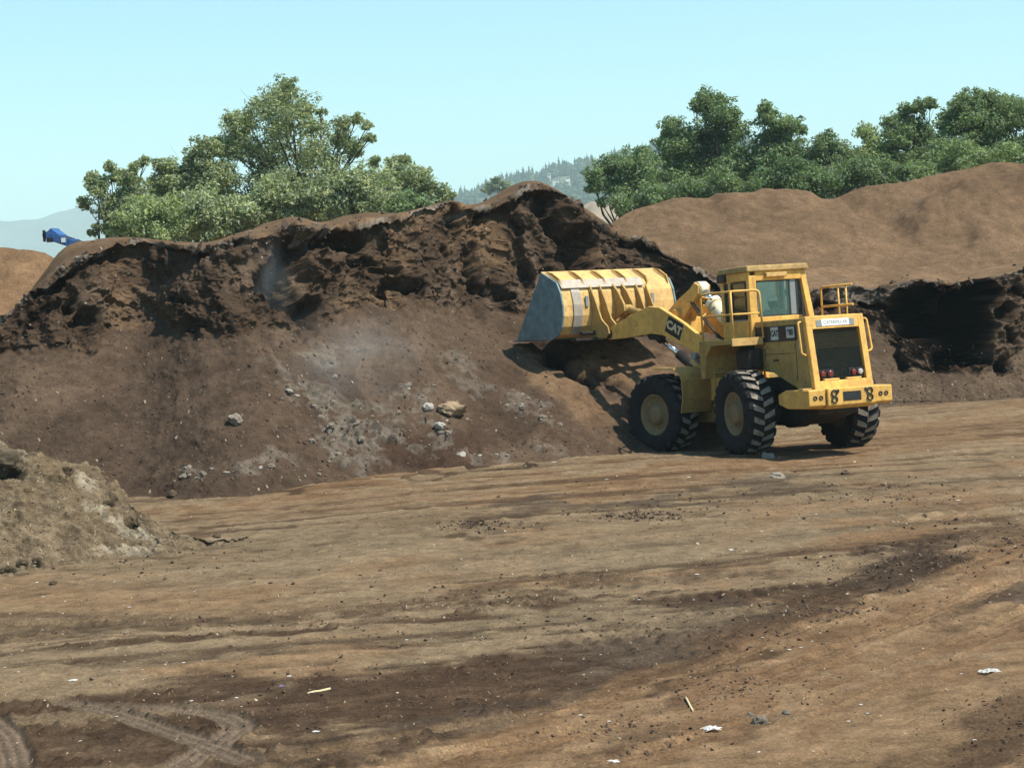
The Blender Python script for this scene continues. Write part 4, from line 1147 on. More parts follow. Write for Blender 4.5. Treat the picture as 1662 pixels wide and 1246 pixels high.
for yy in (.86, .56, .14, -.14, -.56, -.86):
    lo = abs(yy) > .3
    b = MB()
    if lo: b.prism([(4.45, 3.60), (4.30, 3.30), (4.10, 2.80), (3.90, 2.62), (3.86, 2.46), (3.98, 2.36), (4.5, 2.40), (4.66, 2.48), (4.46, 2.9)], yy - .022, yy + .022)
    else: b.prism([(4.47, 3.62), (4.28, 3.42), (4.10, 3.12), (4.08, 2.96), (4.22, 2.88), (4.46, 2.78)], yy - .03, yy + .03)
    b.build("bucket_bracket", m_ochre, LD, MK, .006)
b = MB(); b.cyl((4.36, -1.3, 2.50), (4.36, 1.3, 2.50), .05, 10); b.box(4.30, 4.5, -1.5, 1.5, 2.34, 2.40); b.build("bucket_heel", m_iron, LD, MK)
for yy in (1.02, -1.02):
    b = MB(); b.box(4.385, 4.42, yy - .04, yy + .04, 3.12, 3.36); b.build("rubber_stop", m_greyp, LD, MK)

# --- wheels
def make_wheel(x, y, M=None):
    s = 1 if y > 0 else -1
    Rr, Wd = .875, .66
    h = Wd / 2
    rim = MB(); rim.lathe([(-h * .6, .30), (-h * .75, .47), (h * .75 * 1.0, .47), (h * .80, .44), (h * .62, .40), (h * .50, .36), (h * .46, .25), (h * .60, .22), (h * .78, .205), (h * .84, .17), (h * .84, 0)], 40)
    for k in range(12):
        a = 2 * math.pi * k / 12; rim.cyl((.30 * math.cos(a), h * .46, .30 * math.sin(a)), (.30 * math.cos(a), h * .56, .30 * math.sin(a)), .018, 6)
    if s < 0: rim.v = [(v[0], -v[1], v[2]) for v in rim.v]
    T = Matrix.Translation((x, y, .865)); T = M @ T if M else T
    w = rim.build("wheel", m_rim, LD, T, label=None)
    ty = MB()
    ty.lathe([(-h * .78, .455), (-h * .92, .52), (-h, .62), (-h * .99, .72), (-h * .90, .80), (-h * .70, .825), (0, .83), (h * .70, .825), (h * .90, .80), (h * .99, .72), (h, .62), (h * .92, .52), (h * .78, .455), (h * .70, .46), (-h * .70, .46), (-h * .78, .455)], 64)
    n = 22
    for k in range(n):
        for side in (-1, 1):
            a0 = 2 * math.pi * (k + (0.5 if side > 0 else 0)) / n
            # slanting lug from the shoulder towards the centre line
            row = []
            for (yy, da, wdt, r0, r1) in ((h * 1.0, -.075, .080, .70, .76), (h * .95, -.055, .088, .78, .845), (h * .72, -.02, .086, .815, .885), (h * .30, .045, .078, .82, .89), (-h * .02, .095, .060, .822, .885)):
                for (dd, rr) in ((-wdt, r0), (wdt, r0), (wdt * .8, r1), (-wdt * .8, r1)):
                    a = a0 + da + dd; row.append((rr * math.cos(a), side * yy, rr * math.sin(a)))
            fs = [(3, 2, 1, 0), (16, 17, 18, 19)] + [(j * 4 + q, j * 4 + (q + 1) % 4, j * 4 + 4 + (q + 1) % 4, j * 4 + 4 + q) for j in range(4) for q in range(4)]
            ty.add(row, fs)
    nb_ = len(ty.f)
    t = ty.build("tyre", m_rubber, w, T)
    t.data.materials.append(m_lug)
    for p in t.data.polygons:
        c = T.inverted() @ p.center if M is None else (M @ Matrix.Translation((x, y, .865))).inverted() @ p.center
        if math.hypot(c.x, c.z) > .868: p.material_index = 1
    return w
make_wheel(-1.7, 1.2); make_wheel(-1.7, -1.2); make_wheel(1.85, 1.15, MF); make_wheel(1.85, -1.15, MF)

# --- lettering
def lettering(text, size, mat, parent, M, name="lettering", bold=0.0):
    cu = bpy.data.curves.new(name, 'FONT'); cu.body = text; cu.size = size; cu.extrude = .002; cu.offset = bold
    cu.align_x = 'CENTER'; cu.align_y = 'CENTER'
    o = bpy.data.objects.new(name, cu); COL.objects.link(o)
    bpy.context.view_layer.update()
    me = bpy.data.meshes.new_from_object(o.evaluated_get(bpy.context.evaluated_depsgraph_get()))
    bpy.data.objects.remove(o); bpy.data.curves.remove(cu)
    me.transform(M); me.name = name
    me.materials.clear(); me.materials.append(mat)
    o = bpy.data.objects.new(name, me); COL.objects.link(o); o.parent = parent
    return o
def basis(right, up, loc):
    r, u = Vector(right).normalized(), Vector(up).normalized(); n = r.cross(u)
    m = Matrix((r, u, n)).transposed().to_4x4(); m.translation = Vector(loc); return m
# left side faces +y: text runs from front (+x) to rear (-x)
b = MB(); b.hexa([tuple(MA @ Vector(p)) for p in [(1.60, .757, 2.40), (2.08, .757, 2.60), (2.08, .762, 2.60), (1.60, .762, 2.40), (1.46, .757, 2.74), (1.94, .757, 2.94), (1.94, .762, 2.94), (1.46, .762, 2.74)]])
dec = b.build("decal", m_black, LD, label="black maker's decal on the left arm")
lettering("CAT", .25, m_decal, dec, MA @ basis((-.92, 0, -.385), (-.385, 0, .92), (1.77, .764, 2.67)), bold=.012)
st = bpy.data.objects["stripe"]
b = MB(); b.box(-2.26, -1.93, .6085, .612, 2.335, 2.60); b.build("decal_panel", m_decalw, st)
b = MB(); b.box(-2.96, -2.62, .6085, .612, 2.36, 2.585); b.build("decal_panel", m_decalw, st)
lettering("CAT", .17, m_black, st, basis((-1, 0, 0), (0, 0, 1), (-2.10, .6135, 2.465)), bold=.006)
lettering("980", .17, m_black, st, basis((-1, 0, 0), (0, 0, 1), (-2.79, .6135, 2.47)), bold=.006)
# plate faces -x: text runs from left (+y) to right (-y)
lettering("CATERPILLAR", .088, m_greyp, pl, basis((0, -1, 0), (.175, 0, .985), (gx(2.622) - .1135, 0, 2.622)))
# ------------------------------------------------------------------ operator in the cab
m_skin = flat_mat("skin", (0.30, 0.17, 0.11), 0.6, 0, 0.1, 12.0)
m_shirt = flat_mat("blue_grey_shirt", (0.14, 0.24, 0.30), 0.9, 0, 0.15, 14.0)
m_trouser = flat_mat("dark_trousers", (0.03, 0.035, 0.05), 0.9, 0, 0.2, 14.0)
m_cap = flat_mat("white_cap", (0.75, 0.72, 0.66), 0.8, 0, 0.05, 14.0)
m_hair = flat_mat("dark_hair", (0.012, 0.010, 0.009), 0.7, 0, 0.2, 30.0)

def skinned(name, joints, bones, mat, parent=None, levels=2):
    """one continuous body from a jointed skeleton with a radius at each joint"""
    names = list(joints); idx = {n: i for i, n in enumerate(names)}
    me = bpy.data.meshes.new(name)
    me.from_pydata([joints[n][0] for n in names], [(idx[a], idx[b]) for a, b in bones], [])
    o = bpy.data.objects.new(name, me); COL.objects.link(o)
    sk = o.modifiers.new("skin", 'SKIN'); sk.use_smooth_shade = True
    for n in names:
        sv = me.skin_vertices[0].data[idx[n]]; r = joints[n][1]
        sv.radius = r if isinstance(r, tuple) else (r, r)
    me.skin_vertices[0].data[0].use_root = True
    ss = o.modifiers.new("sub", 'SUBSURF'); ss.levels = levels; ss.render_levels = levels
    bpy.context.view_layer.update()
    m2 = bpy.data.meshes.new_from_object(o.evaluated_get(bpy.context.evaluated_depsgraph_get()))
    o.modifiers.clear(); o.data = m2; bpy.data.meshes.remove(me); m2.name = name
    m2.materials.clear(); m2.materials.append(mat)
    m2.polygons.foreach_set("use_smooth", [True] * len(m2.polygons))
    if parent: o.parent = parent
    return o

yb = -.16
J = {'pelvis': ((-.64, yb, 2.54), .13), 'waist': ((-.67, yb, 2.70), .125), 'chest': ((-.68, yb, 2.86), .135), 'neck': ((-.645, yb, 3.00), .055), 'jaw': ((-.615, yb, 3.07), .068), 'brow': ((-.60, yb, 3.15), .088), 'crown': ((-.605, yb, 3.21), .075),
     'nose': ((-.495, yb, 3.105), .016)}
Bn = [('pelvis', 'waist'), ('waist', 'chest'), ('chest', 'neck'), ('neck', 'jaw'), ('jaw', 'brow'), ('brow', 'crown'), ('brow', 'nose')]
for s, n in ((1, 'l'), (-1, 'r')):
    J.update({'sh' + n: ((-.67, yb + s * .19, 2.93), .06), 'el' + n: ((-.52, yb + s * .27, 2.70), .045), 'wr' + n: ((-.30, yb + s * .19, 2.82), .032), 'pm' + n: ((-.245, yb + s * .185, 2.86), (.040, .020)),
              'hp' + n: ((-.60, yb + s * .10, 2.52), .085), 'kn' + n: ((-.20, yb + s * .13, 2.50), .06), 'an' + n: ((-.14, yb + s * .13, 2.13), .045), 'ft' + n: ((.04, yb + s * .14, 2.09), .045),
              'ear' + n: ((-.60, yb + s * .10, 3.11), .018)})
    Bn += [('chest', 'sh' + n), ('sh' + n, 'el' + n), ('el' + n, 'wr' + n), ('wr' + n, 'pm' + n), ('pelvis', 'hp' + n), ('hp' + n, 'kn' + n), ('kn' + n, 'an' + n), ('an' + n, 'ft' + n), ('brow', 'ear' + n)]
    for f in range(4):       # fingers close round the rim
        fy = yb + s * (.185 + .022 * (f - 1.5)); ln = (.030, .036, .034, .026)[f]
        J['f%d' % f + n] = ((-.225, fy, 2.885), .009); J['g%d' % f + n] = ((-.205 + ln * .3, fy, 2.905), .008); J['h%d' % f + n] = ((-.198, fy, 2.905 - ln), .007)
        Bn += [('pm' + n, 'f%d' % f + n), ('f%d' % f + n, 'g%d' % f + n), ('g%d' % f + n, 'h%d' % f + n)]
    J['t0' + n] = ((-.262, yb + s * .15, 2.87), .010); J['t1' + n] = ((-.235, yb + s * .135, 2.885), .008)
    Bn += [('pm' + n, 't0' + n), ('t0' + n, 't1' + n)]
person = skinned("person", J, Bn, m_skin)
person.matrix_world = Matrix.LocRotScale(loader.location, loader.rotation_euler.to_quaternion(), None)
tag(person, "machine operator in a white cap sitting at the steering wheel in the cab", "person")
grow = lambda n, k: tuple(x + k for x in J[n][1]) if isinstance(J[n][1], tuple) else J[n][1] + k
torso = ['pelvis', 'waist', 'chest', 'shl', 'shr', 'ell', 'elr']
SJ = {n: (J[n][0], grow(n, .016)) for n in torso}
for n in 'lr': SJ['cuff' + n] = (tuple(Vector(J['el' + n][0]).lerp(Vector(J['wr' + n][0]), .8)), .048)
skinned("shirt", SJ, [('pelvis', 'waist'), ('waist', 'chest'), ('chest', 'shl'), ('chest', 'shr'), ('shl', 'ell'), ('shr', 'elr'), ('ell', 'cuffl'), ('elr', 'cuffr')], m_shirt, person)
TJ = {n: (J[n][0], grow(n, .014)) for n in ['pelvis', 'hpl', 'hpr', 'knl', 'knr', 'anl', 'anr']}
skinned("trousers", TJ, [('pelvis', 'hpl'), ('pelvis', 'hpr'), ('hpl', 'knl'), ('hpr', 'knr'), ('knl', 'anl'), ('knr', 'anr')], m_trouser, person)
b = MB(); b.lathe([(.0, .112), (.05, .110), (.09, .085), (.11, .045), (.117, 0)], 24, (-.605, yb, 3.17), axis='z')
b.add([(-.52, yb - .085, 3.175), (-.40, yb - .06, 3.155), (-.38, yb, 3.155), (-.40, yb + .06, 3.155), (-.52, yb + .085, 3.175), (-.50, yb, 3.19)], [(0, 1, 2, 5), (5, 2, 3, 4)])
b.build("cap", m_cap, person)
b = MB(); b.lathe([(-.13, .06), (-.10, .092), (-.02, .108), (.02, .108), (.02, .09), (-.08, .07), (-.13, .06)], 24, (-.63, yb, 3.14), axis='z'); b.build("hair", m_hair, person)

# ------------------------------------------------------------------ trees
m_leaf = attr_mat("leaves", 0.65, 0.25, translucent=0.35)
m_bark = flat_mat("bark", (0.060, 0.050, 0.040), 0.95, 0, 0.35, 6.0, bump=0.6, stretch=(4, 4, 0.8))

def leaf_cloud(cent, rad, leaf, cover, rg):
    """leaf blades scattered through clumps; returns verts (n,4,3)"""
    vs, tone = [], []
    for c, r in zip(cent, rad):
        k = rg.integers(12, 17)
        d = rg.normal(size=(k, 3)); d /= np.linalg.norm(d, axis=1, keepdims=True); d[:, 2] = d[:, 2] * 0.8 + 0.1
        sub = c + d * r * rg.uniform(0.15, 1.05, (k, 1))
        sr = r * rg.uniform(0.25, 0.5, k)
        for sc, rr in zip(sub, sr):
            n = int(cover * (rr / leaf) ** 2 * rg.uniform(.7, 1.3)) + 6
            q = rg.normal(size=(n, 3)); q /= np.linalg.norm(q, axis=1, keepdims=True)
            p = sc + q * rr * (rg.uniform(0.15, 1.0, (n, 1)) ** 0.45) * np.array([1.15, 1.15, 0.8])
            nrm = q * 0.9 + rg.normal(size=(n, 3)) * 0.8 + np.array([0, 0, 0.5]); nrm /= np.linalg.norm(nrm, axis=1, keepdims=True)
            t = np.cross(nrm, rg.normal(size=(n, 3))); t /= np.linalg.norm(t, axis=1, keepdims=True) + 1e-9
            bt = np.cross(nrm, t)
            s = leaf * rg.uniform(0.6, 1.35, (n, 1))
            vs.append(np.stack([p - t * s, p + bt * s * .48 + nrm * s * .12, p + t * s, p - bt * s * .48 + nrm * s * .12], 1))
            tone.append(np.full(n, rg.uniform(0.82, 1.2)) * rg.uniform(0.7, 1.35, n))
    return np.concatenate(vs), np.concatenate(tone)

def tree(label, Y, clumps, col, seed, leaf=0.078, cover=3.0, name="oak_tree", group="trees behind the piles", depth=0.45, cat="tree"):
    rg = np.random.default_rng(seed)
    xs = [c[0] for c in clumps]; w = (max(xs) - min(xs)) / F_PX * Y + 1.0
    cent, rad = [], []
    for (px, py, r) in clumps:
        rm = r / F_PX * Y
        for rep in range(3):
            yy = Y + rg.uniform(-1, 1) * w * depth * 0.5
            p = at_y(px + rg.normal() * r * .15 * rep, py + (rg.normal() * r * .15 + r * .1) * rep, yy)
            cent.append(tuple(p)); rad.append(rm * (1.2 if rep == 0 else 1.1))
    cent, rad = np.array(cent), np.array(rad)
    mid = cent.mean(0)
    root = bpy.data.objects.new(name, None); COL.objects.link(root)
    root.location = (mid[0], mid[1], -0.2)
    tag(root, label, cat, group)
    off = np.array(root.location)
    V, tone = leaf_cloud(cent, rad, leaf, cover, rg)
    n = len(V)
    C = np.array(col)[None] * tone[:, None]
    mixy = rg.random(n)[:, None] < 0.25
    C = np.where(mixy, C * np.array([1.25, 1.12, 0.8]), C)
    cr = raw_mesh("crown", V.reshape(-1, 3) - off, np.arange(n * 4).reshape(-1, 4), m_leaf, np.repeat(np.clip(C, 0, .5), 4, 0), smooth=False, parent=root)
    # trunk and limbs reaching into the clumps
    b = MB(); zt = cent[:, 2].min() * 0.55 + cent[:, 2].mean() * 0.25
    base = Vector((0, 0, 0)); tr = 0.06 + 0.014 * w + 0.008 * cent[:, 2].max()
    k1 = Vector((rg.normal() * .2, rg.normal() * .2, zt * .5)); fork = Vector((rg.normal() * .3, rg.normal() * .3, zt))
    b.cyl(base, k1, tr * 1.35, 10, r1=tr); b.cyl(k1, fork, tr, 10, r1=tr * .8)
    for c, r in zip(cent[::3], rad[::3]):
        tgt = Vector(c - off); m_ = fork.lerp(tgt, .5) + Vector((rg.normal() * .25, rg.normal() * .25, -.12 * (tgt - fork).length + rg.normal() * .2))
        r0 = tr * rg.uniform(.22, .42)
        b.cyl(fork, m_, r0, 7, r1=r0 * .6, cap=False); b.cyl(m_, tgt, r0 * .6, 6, r1=r0 * .2, cap=False)
        for q in range(3):
            e = tgt + Vector(rg.normal(size=3)) * r * .6
            b.cyl(tgt.lerp(m_, .3), e, r0 * .22, 5, r1=r0 * .05, cap=False)
    b.build("trunk", m_bark, root)
    return root

OLIVE, SAGE, DEEP, LIME = (0.245, 0.285, 0.170), (0.290, 0.330, 0.205), (0.165, 0.225, 0.120), (0.275, 0.330, 0.175)
tree("tall open-crowned oak in the middle of the left clump, sky showing between its limbs", 86,
     [(455, 152, 26), (430, 172, 26), (488, 172, 24), (470, 140, 12), (403, 200, 26), (380, 222, 26), (458, 205, 32), (505, 205, 20), (440, 245, 34), (498, 252, 30), (395, 250, 28), (366, 238, 20), (372, 190, 12), (520, 182, 7),
      (556, 200, 14), (580, 192, 12), (596, 206, 9), (600, 225, 8), (548, 222, 20), (577, 245, 18), (540, 260, 20), (430, 290, 34), (480, 300, 34), (530, 290, 26)], OLIVE, 1, cover=2.0, depth=.6)
tree("rounded oak left of the tall open-crowned one, higher than its neighbours", 84,
     [(328, 240, 20), (345, 238, 18), (312, 262, 26), (340, 275, 30), (275, 275, 18), (262, 268, 12), (300, 300, 34), (265, 300, 28), (340, 320, 36), (300, 345, 40), (360, 290, 26)], OLIVE, 2, cover=3.1)
tree("leftmost tree of the left clump with ragged outlying sprays", 82,
     [(150, 295, 14), (160, 315, 18), (136, 328, 9), (190, 288, 15), (180, 272, 8), (214, 282, 12), (222, 268, 8), (215, 305, 20), (195, 325, 22), (230, 325, 30), (200, 355, 24), (157, 368, 7), (150, 378, 6), (235, 262, 8), (172, 345, 15), (186, 358, 17), (176, 372, 12), (165, 300, 14), (200, 340, 20)], OLIVE, 3, cover=2.5)
tree("tree at the right end of the left clump, sloping down to the cut pile", 84,
     [(640, 268, 14), (655, 262, 10), (655, 290, 24), (680, 285, 18), (690, 305, 20), (712, 312, 15), (728, 318, 9), (650, 320, 28), (620, 290, 18), (690, 335, 22), (610, 262, 9)], OLIVE, 4, cover=2.9)
G_ = "pale bushy trees at the foot of the left clump"
tree("yellow-green bushy tree at the lower left of the left clump", 76, [(205, 360, 24), (232, 345, 26), (262, 345, 32), (285, 365, 30), (225, 378, 22), (255, 385, 24)], LIME, 5, .078, 2.7, "bushy_tree", G_)
tree("olive bushy tree below the rounded oak in the left clump", 77, [(330, 335, 34), (362, 350, 32), (345, 370, 30), (315, 360, 28), (390, 340, 26), (380, 372, 24)], SAGE, 6, .078, 2.7, "bushy_tree", G_)
tree("pale bushy tree below the tall open-crowned oak", 78, [(430, 320, 36), (465, 310, 32), (450, 345, 34), (415, 345, 28), (490, 330, 30), (475, 355, 26)], SAGE, 7, .078, 2.7, "bushy_tree", G_)
tree("pale bushy tree right of the tall oak and behind the crest's crust", 77, [(545, 300, 32), (575, 290, 30), (605, 300, 32), (560, 330, 34), (600, 335, 30), (525, 325, 26), (635, 325, 22)], SAGE, 8, .078, 2.7, "bushy_tree", G_)
tree("small dark bush poking over the crest at the right end of the left clump", 74, [(668, 325, 20), (650, 335, 18), (690, 328, 14)], DEEP, 9, .075, 2.7, "bushy_tree", G_)
tree("leftmost tree of the right-hand row with trailing lower sprays", 92,
     [(962, 285, 16), (985, 272, 20), (1010, 270, 22), (1035, 258, 22), (1050, 280, 26), (1000, 300, 24), (965, 305, 12), (975, 328, 8), (1035, 310, 28), (1005, 335, 10), (1060, 310, 24), (1020, 335, 18)], DEEP, 11, cover=3.1)
tree("tallest tree of the right-hand row with a domed top", 94,
     [(1150, 165, 18), (1130, 172, 12), (1172, 170, 18), (1188, 188, 15), (1160, 190, 26), (1190, 215, 22), (1150, 222, 30), (1092, 208, 20), (1080, 230, 20), (1110, 235, 28), (1085, 262, 28), (1180, 250, 34), (1130, 275, 38), (1185, 290, 34), (1090, 300, 32), (1140, 310, 34), (1110, 328, 24)], DEEP, 12, cover=3.2)
tree("pointed tree just right of the tallest one in the right-hand row", 93,
     [(1240, 175, 11), (1244, 192, 16), (1262, 205, 20), (1284, 205, 18), (1302, 210, 9), (1240, 222, 22), (1270, 235, 28), (1245, 260, 30), (1285, 265, 28), (1235, 290, 28), (1275, 295, 28)], DEEP, 13, cover=3.2)
tree("low rounded tree between the pointed tree and the far right group", 92,
     [(1342, 222, 14), (1330, 242, 22), (1362, 250, 24), (1320, 268, 26), (1352, 278, 28), (1385, 262, 20), (1412, 272, 16), (1385, 285, 20), (1318, 290, 20)], (0.155, 0.210, 0.115), 14, cover=3.2)
tree("small bright green tree set back in the gap of the right-hand row", 97,
     [(1402, 215, 13), (1418, 228, 15), (1432, 248, 18), (1412, 250, 18), (1440, 270, 18)], LIME, 15, cover=3.1)
tree("twin-topped tree left of the broad one at the right edge", 93,
     [(1468, 180, 12), (1490, 172, 12), (1510, 168, 10), (1450, 195, 16), (1480, 198, 24), (1455, 225, 28), (1500, 228, 30), (1445, 258, 26), (1490, 265, 30), (1440, 285, 16)], DEEP, 16, cover=3.2)
tree("broad leafy tree at the right edge of the right-hand row", 90,
     [(1570, 165, 18), (1596, 158, 18), (1555, 178, 16), (1622, 168, 20), (1540, 200, 24), (1580, 198, 34), (1630, 200, 34), (1660, 175, 22), (1690, 190, 36), (1550, 238, 32), (1600, 240, 36), (1655, 240, 36), (1720, 225, 40), (1525, 262, 20), (1700, 262, 34)], (0.150, 0.205, 0.105), 17, cover=3.2)
tree("dense tree beyond the right edge, partly out of the picture", 96,
     [(1760, 190, 36), (1800, 200, 36), (1750, 235, 40), (1810, 240, 40)], DEEP, 18, cover=2.5)
G2 = "undergrowth below the right-hand trees"
tree("undergrowth at the foot of the tallest right-hand tree", 88, [(1010, 330, 18), (1040, 330, 22), (1075, 330, 24), (1110, 325, 26), (1150, 322, 28), (1190, 318, 28), (1170, 295, 24), (1060, 318, 22), (1120, 305, 24)], DEEP, 21, .08, 2.7, "bush", G2, cat="bush")
tree("undergrowth at the foot of the pointed tree", 87, [(1225, 305, 26), (1260, 302, 28), (1300, 298, 28), (1340, 298, 28), (1290, 276, 24), (1322, 286, 22)], (0.135, 0.195, 0.10), 22, .08, 2.7, "bush", G2, cat="bush")
tree("undergrowth under the gap with the bright green tree", 88, [(1370, 296, 26), (1405, 290, 26), (1440, 286, 28), (1425, 272, 20), (1390, 278, 22), (1475, 282, 26)], (0.155, 0.21, 0.115), 23, .08, 2.7, "bush", G2, cat="bush")
tree("undergrowth at the foot of the twin-topped and broad trees at the right edge", 86, [(1500, 278, 26), (1540, 272, 28), (1580, 262, 28), (1620, 258, 28), (1660, 258, 28), (1700, 256, 28), (1560, 246, 22)], (0.20, 0.26, 0.135), 24, .08, 2.7, "bush", G2, cat="bush")
tree("dense dark bush filling the middle behind the left clump's pale bushes", 88, [(250, 330, 30), (300, 330, 32), (360, 330, 34), (420, 330, 34), (480, 330, 34), (540, 335, 34), (600, 340, 30), (650, 342, 24), (280, 370, 30), (340, 375, 30), (395, 365, 28), (510, 350, 26), (215, 385, 22), (190, 385, 16)], OLIVE, 25, .085, 2.6, "bushy_tree", G_)
tree("hazy young tree on the far side of the cut pile's peak", 480, [(806, 294, 6), (815, 300, 9), (800, 304, 9), (822, 306, 8), (792, 308, 8)], (0.19, 0.24, 0.15), 19, .42, 3.0, "young_tree", None)

# ------------------------------------------------------------------ far hills, wood and houses
m_hill = soil_mat("hill_ground", 0.02, 0.3, 0.5, 0.3)
def ridge_mesh(name, label, x0, x1, nu, ridge, Y0, Yr, Y1, rough, col, seed):
    xs = np.linspace(x0, x1, nu); yr = curve(ridge, xs); nv = 60
    out = []
    for i, x in enumerate(xs):
        K = at_y(x, yr[i], Yr)
        for k in range(nv):
            t = k / (nv - 1) * 2
            y = Y0 + (Yr - Y0) * t if t <= 1 else Yr + (Y1 - Yr) * (t - 1)
            h = (t ** 1.3) if t <= 1 else (1 - (t - 1)) ** 1.3
            out.append((K.x * (0.35 + 0.65 * y / Yr), y, -2 + (K.z + 2) * h))
    V = np.array(out)
    V[:, 2] += rough * fbm(V / (rough * 9), 4, seed) * sstep(-2, 20, V[:, 2])
    n = fbm(V / (rough * 5), 3, seed + 5)
    C = np.array(col)[None] * (1 + 0.25 * n)[:, None]
    o = grid_mesh(name, V, nu, nv, m_hill, np.clip(C, .01, .5))
    tag(o, label, "hill", kind='structure')
    return o, V
RIDGE = [(300, 520), (560, 440), (640, 402), (700, 358), (740, 334), (770, 316), (800, 302), (830, 294), (870, 286), (905, 281), (940, 268), (965, 262), (985, 260), (1040, 250), (1200, 240), (1400, 265), (1700, 300), (2100, 390), (2400, 430)]
hill, HV = ridge_mesh("hill", "wooded hill beyond the trees", 300, 2400, 220, RIDGE, 1300, 2400, 3600, 8.5, (0.10, 0.12, 0.06), 601)
MTN = [(-900, 420), (-500, 372), (-200, 356), (0, 353), (30, 352), (55, 350), (82, 343), (110, 341), (150, 336), (220, 330), (300, 336), (420, 350), (560, 372), (700, 405), (900, 425)]
mtn, _ = ridge_mesh("mountain", "far blue mountain ridge at the left", -900, 900, 160, MTN, 4800, 6200, 7800, 26.0, (0.09, 0.12, 0.08), 611)
bl, _ = ridge_mesh("bluff", "bare pale bluff behind the right-hand trees", 930, 1100, 60, [(930, 352), (940, 334), (952, 322), (985, 318), (1010, 320), (1050, 328), (1100, 350)], 235, 262, 300, 1.2, (0.30, 0.25, 0.185), 621)
# the wood on the hill: too many trees to count, one object
_rg = np.random.default_rng(5)
vs, cs, fs, o_ = [], [], [], 0
HVg = HV.reshape(220, 60, 3)
for _ in range(5200):
    u = _rg.uniform(18, 190); v = _rg.beta(2.2, 1.2) * 31
    if _rg.random() < 0.14: v = _rg.uniform(26, 31)
    i, j = int(u), int(v); p = HVg[i, j] * (1 - (u - i)) + HVg[i + 1, j] * (u - i)
    p = p + np.array([_rg.normal() * 4, _rg.normal() * 10, 0])
    con = _rg.random() < 0.45
    h = _rg.uniform(9, 18) if con else _rg.uniform(6, 10.5); r = h * (_rg.uniform(.17, .24) if con else _rg.uniform(.45, .65))
    col = np.array((0.035, 0.065, 0.035) if con else (0.06, 0.095, 0.04)) * _rg.uniform(.7, 1.3)
    prof = [(0.05, .55), (.22, 1.0), (.30, .72), (.45, .80), (.55, .48), (.72, .46), (.82, .18), (1.0, .02)] if con else [(0.0, .35), (.2, .9), (.45, 1.0), (.7, .8), (.9, .45), (1.0, .08)]
    m = 7
    for (z, rr) in prof:
        a = np.arange(m) * 2 * math.pi / m + _rg.uniform(0, 6); q = r * rr * _rg.uniform(.72, 1.25, m)
        vs.append(np.stack([p[0] + q * np.cos(a), p[1] + q * np.sin(a), np.full(m, p[2] + z * h) + _rg.normal(size=m) * .03 * h], 1)); cs.append(np.tile(col * _rg.uniform(.85, 1.15), (m, 1)))
    for k in range(len(prof) - 1):
        for t in range(m): fs.append((o_ + k * m + t, o_ + k * m + (t + 1) % m, o_ + (k + 1) * m + (t + 1) % m, o_ + (k + 1) * m + t))
    o_ += m * len(prof)
m_wood = attr_mat("far_foliage", 0.9, 0.1)
wood = raw_mesh("hillside_wood", np.concatenate(vs), np.array(fs), m_wood, np.concatenate(cs), smooth=False)
tag(wood, "hazy wood of conifers and round trees on the far hill", "wood", kind='stuff')

m_hwall = flat_mat("house_wall", (0.75, 0.72, 0.65), 0.8, 0, 0.05, 0.3)
m_hroof = flat_mat("house_roof", (0.30, 0.22, 0.18), 0.8, 0, 0.15, 0.3)
m_hwin = flat_mat("house_window", (0.03, 0.04, 0.05), 0.2, 0, 0.1, 1.0)
bpy.context.view_layer.update()
def house(px, py, w, d, h, rz, label):
    o = hill
    dr = ray_dir(px, py).normalized()
    ok, loc, nrm, fi = o.ray_cast(C_POS, dr)
    if not ok: loc = at_y(px, py, 2200)
    r = bpy.data.objects.new("house", None); COL.objects.link(r); r.location = loc + Vector((0, -12, 3)); r.rotation_euler = (0, 0, rz)
    tag(r, label, "house", "houses on the far hill")
    b = MB(); b.box(-w / 2, w / 2, -d / 2, d / 2, -5, h); b.build("wall", m_hwall, r)
    b = MB(); b.prism([(-w / 2 - .5, h), (w / 2 + .5, h), (0, h + w * .22)], -d / 2 - .5, d / 2 + .5); b.build("roof", m_hroof, r)
    for k in (-.28, .0, .28):
        b = MB(); b.box(k * w - .4, k * w + .4, -d / 2 - .06, -d / 2 + .02, h * .35, h * .75); b.build("window", m_hwin, r)
house(910, 287, 7, 5, 3.6, .2, "pale house highest on the far hill, just under the ridge trees")
house(891, 293, 3.5, 4, 4.5, -.1, "narrow pale house furthest left on the far hill")
house(920, 299, 5, 5, 3.5, .4, "small pale house furthest right on the far hill")
house(902, 301, 7, 5, 3, 0, "long low pale house in the lower middle of the far hill")
house(906, 308, 6, 5, 3, -.2, "pale house lowest on the far hill, close above the pile's edge")

# ------------------------------------------------------------------ blue conveyor behind the left mound
m_blue = paint_mat("blue_machine_paint", (0.035, 0.13, 0.34), dirt=(0.05, 0.05, 0.07), amount=0.6)
m_belt = flat_mat("conveyor_belt", (0.02, 0.02, 0.022), 0.8, 0, 0.2, 4.0)
conv = bpy.data.objects.new("conveyor", None); COL.objects.link(conv)
_hd = at_y(82, 380, 70.0)
conv.location = (_hd.x, _hd.y, 0); conv.rotation_euler = (0, 0, R(-6))
tag(conv, "blue conveyor with a white panel, its head end poking up behind the left mound", "conveyor")
conv.scale = (.85, .85, .85)
HZ = (_hd.z - .04) / .85; SL = math.tan(R(21))
def cz(x): return HZ - x * SL
b = MB()
for s in (-.55, .55): b.prism([(0.0, cz(0) - .13), (0, cz(0) + .15), (9, cz(9) + .12), (9, cz(9) - .15)], s - .03, s + .03)
for k in range(12):
    b.box(.25 + k * .7, .29 + k * .7, -.60, .60, cz(.27 + k * .7) - .16, cz(.27 + k * .7) + .17)
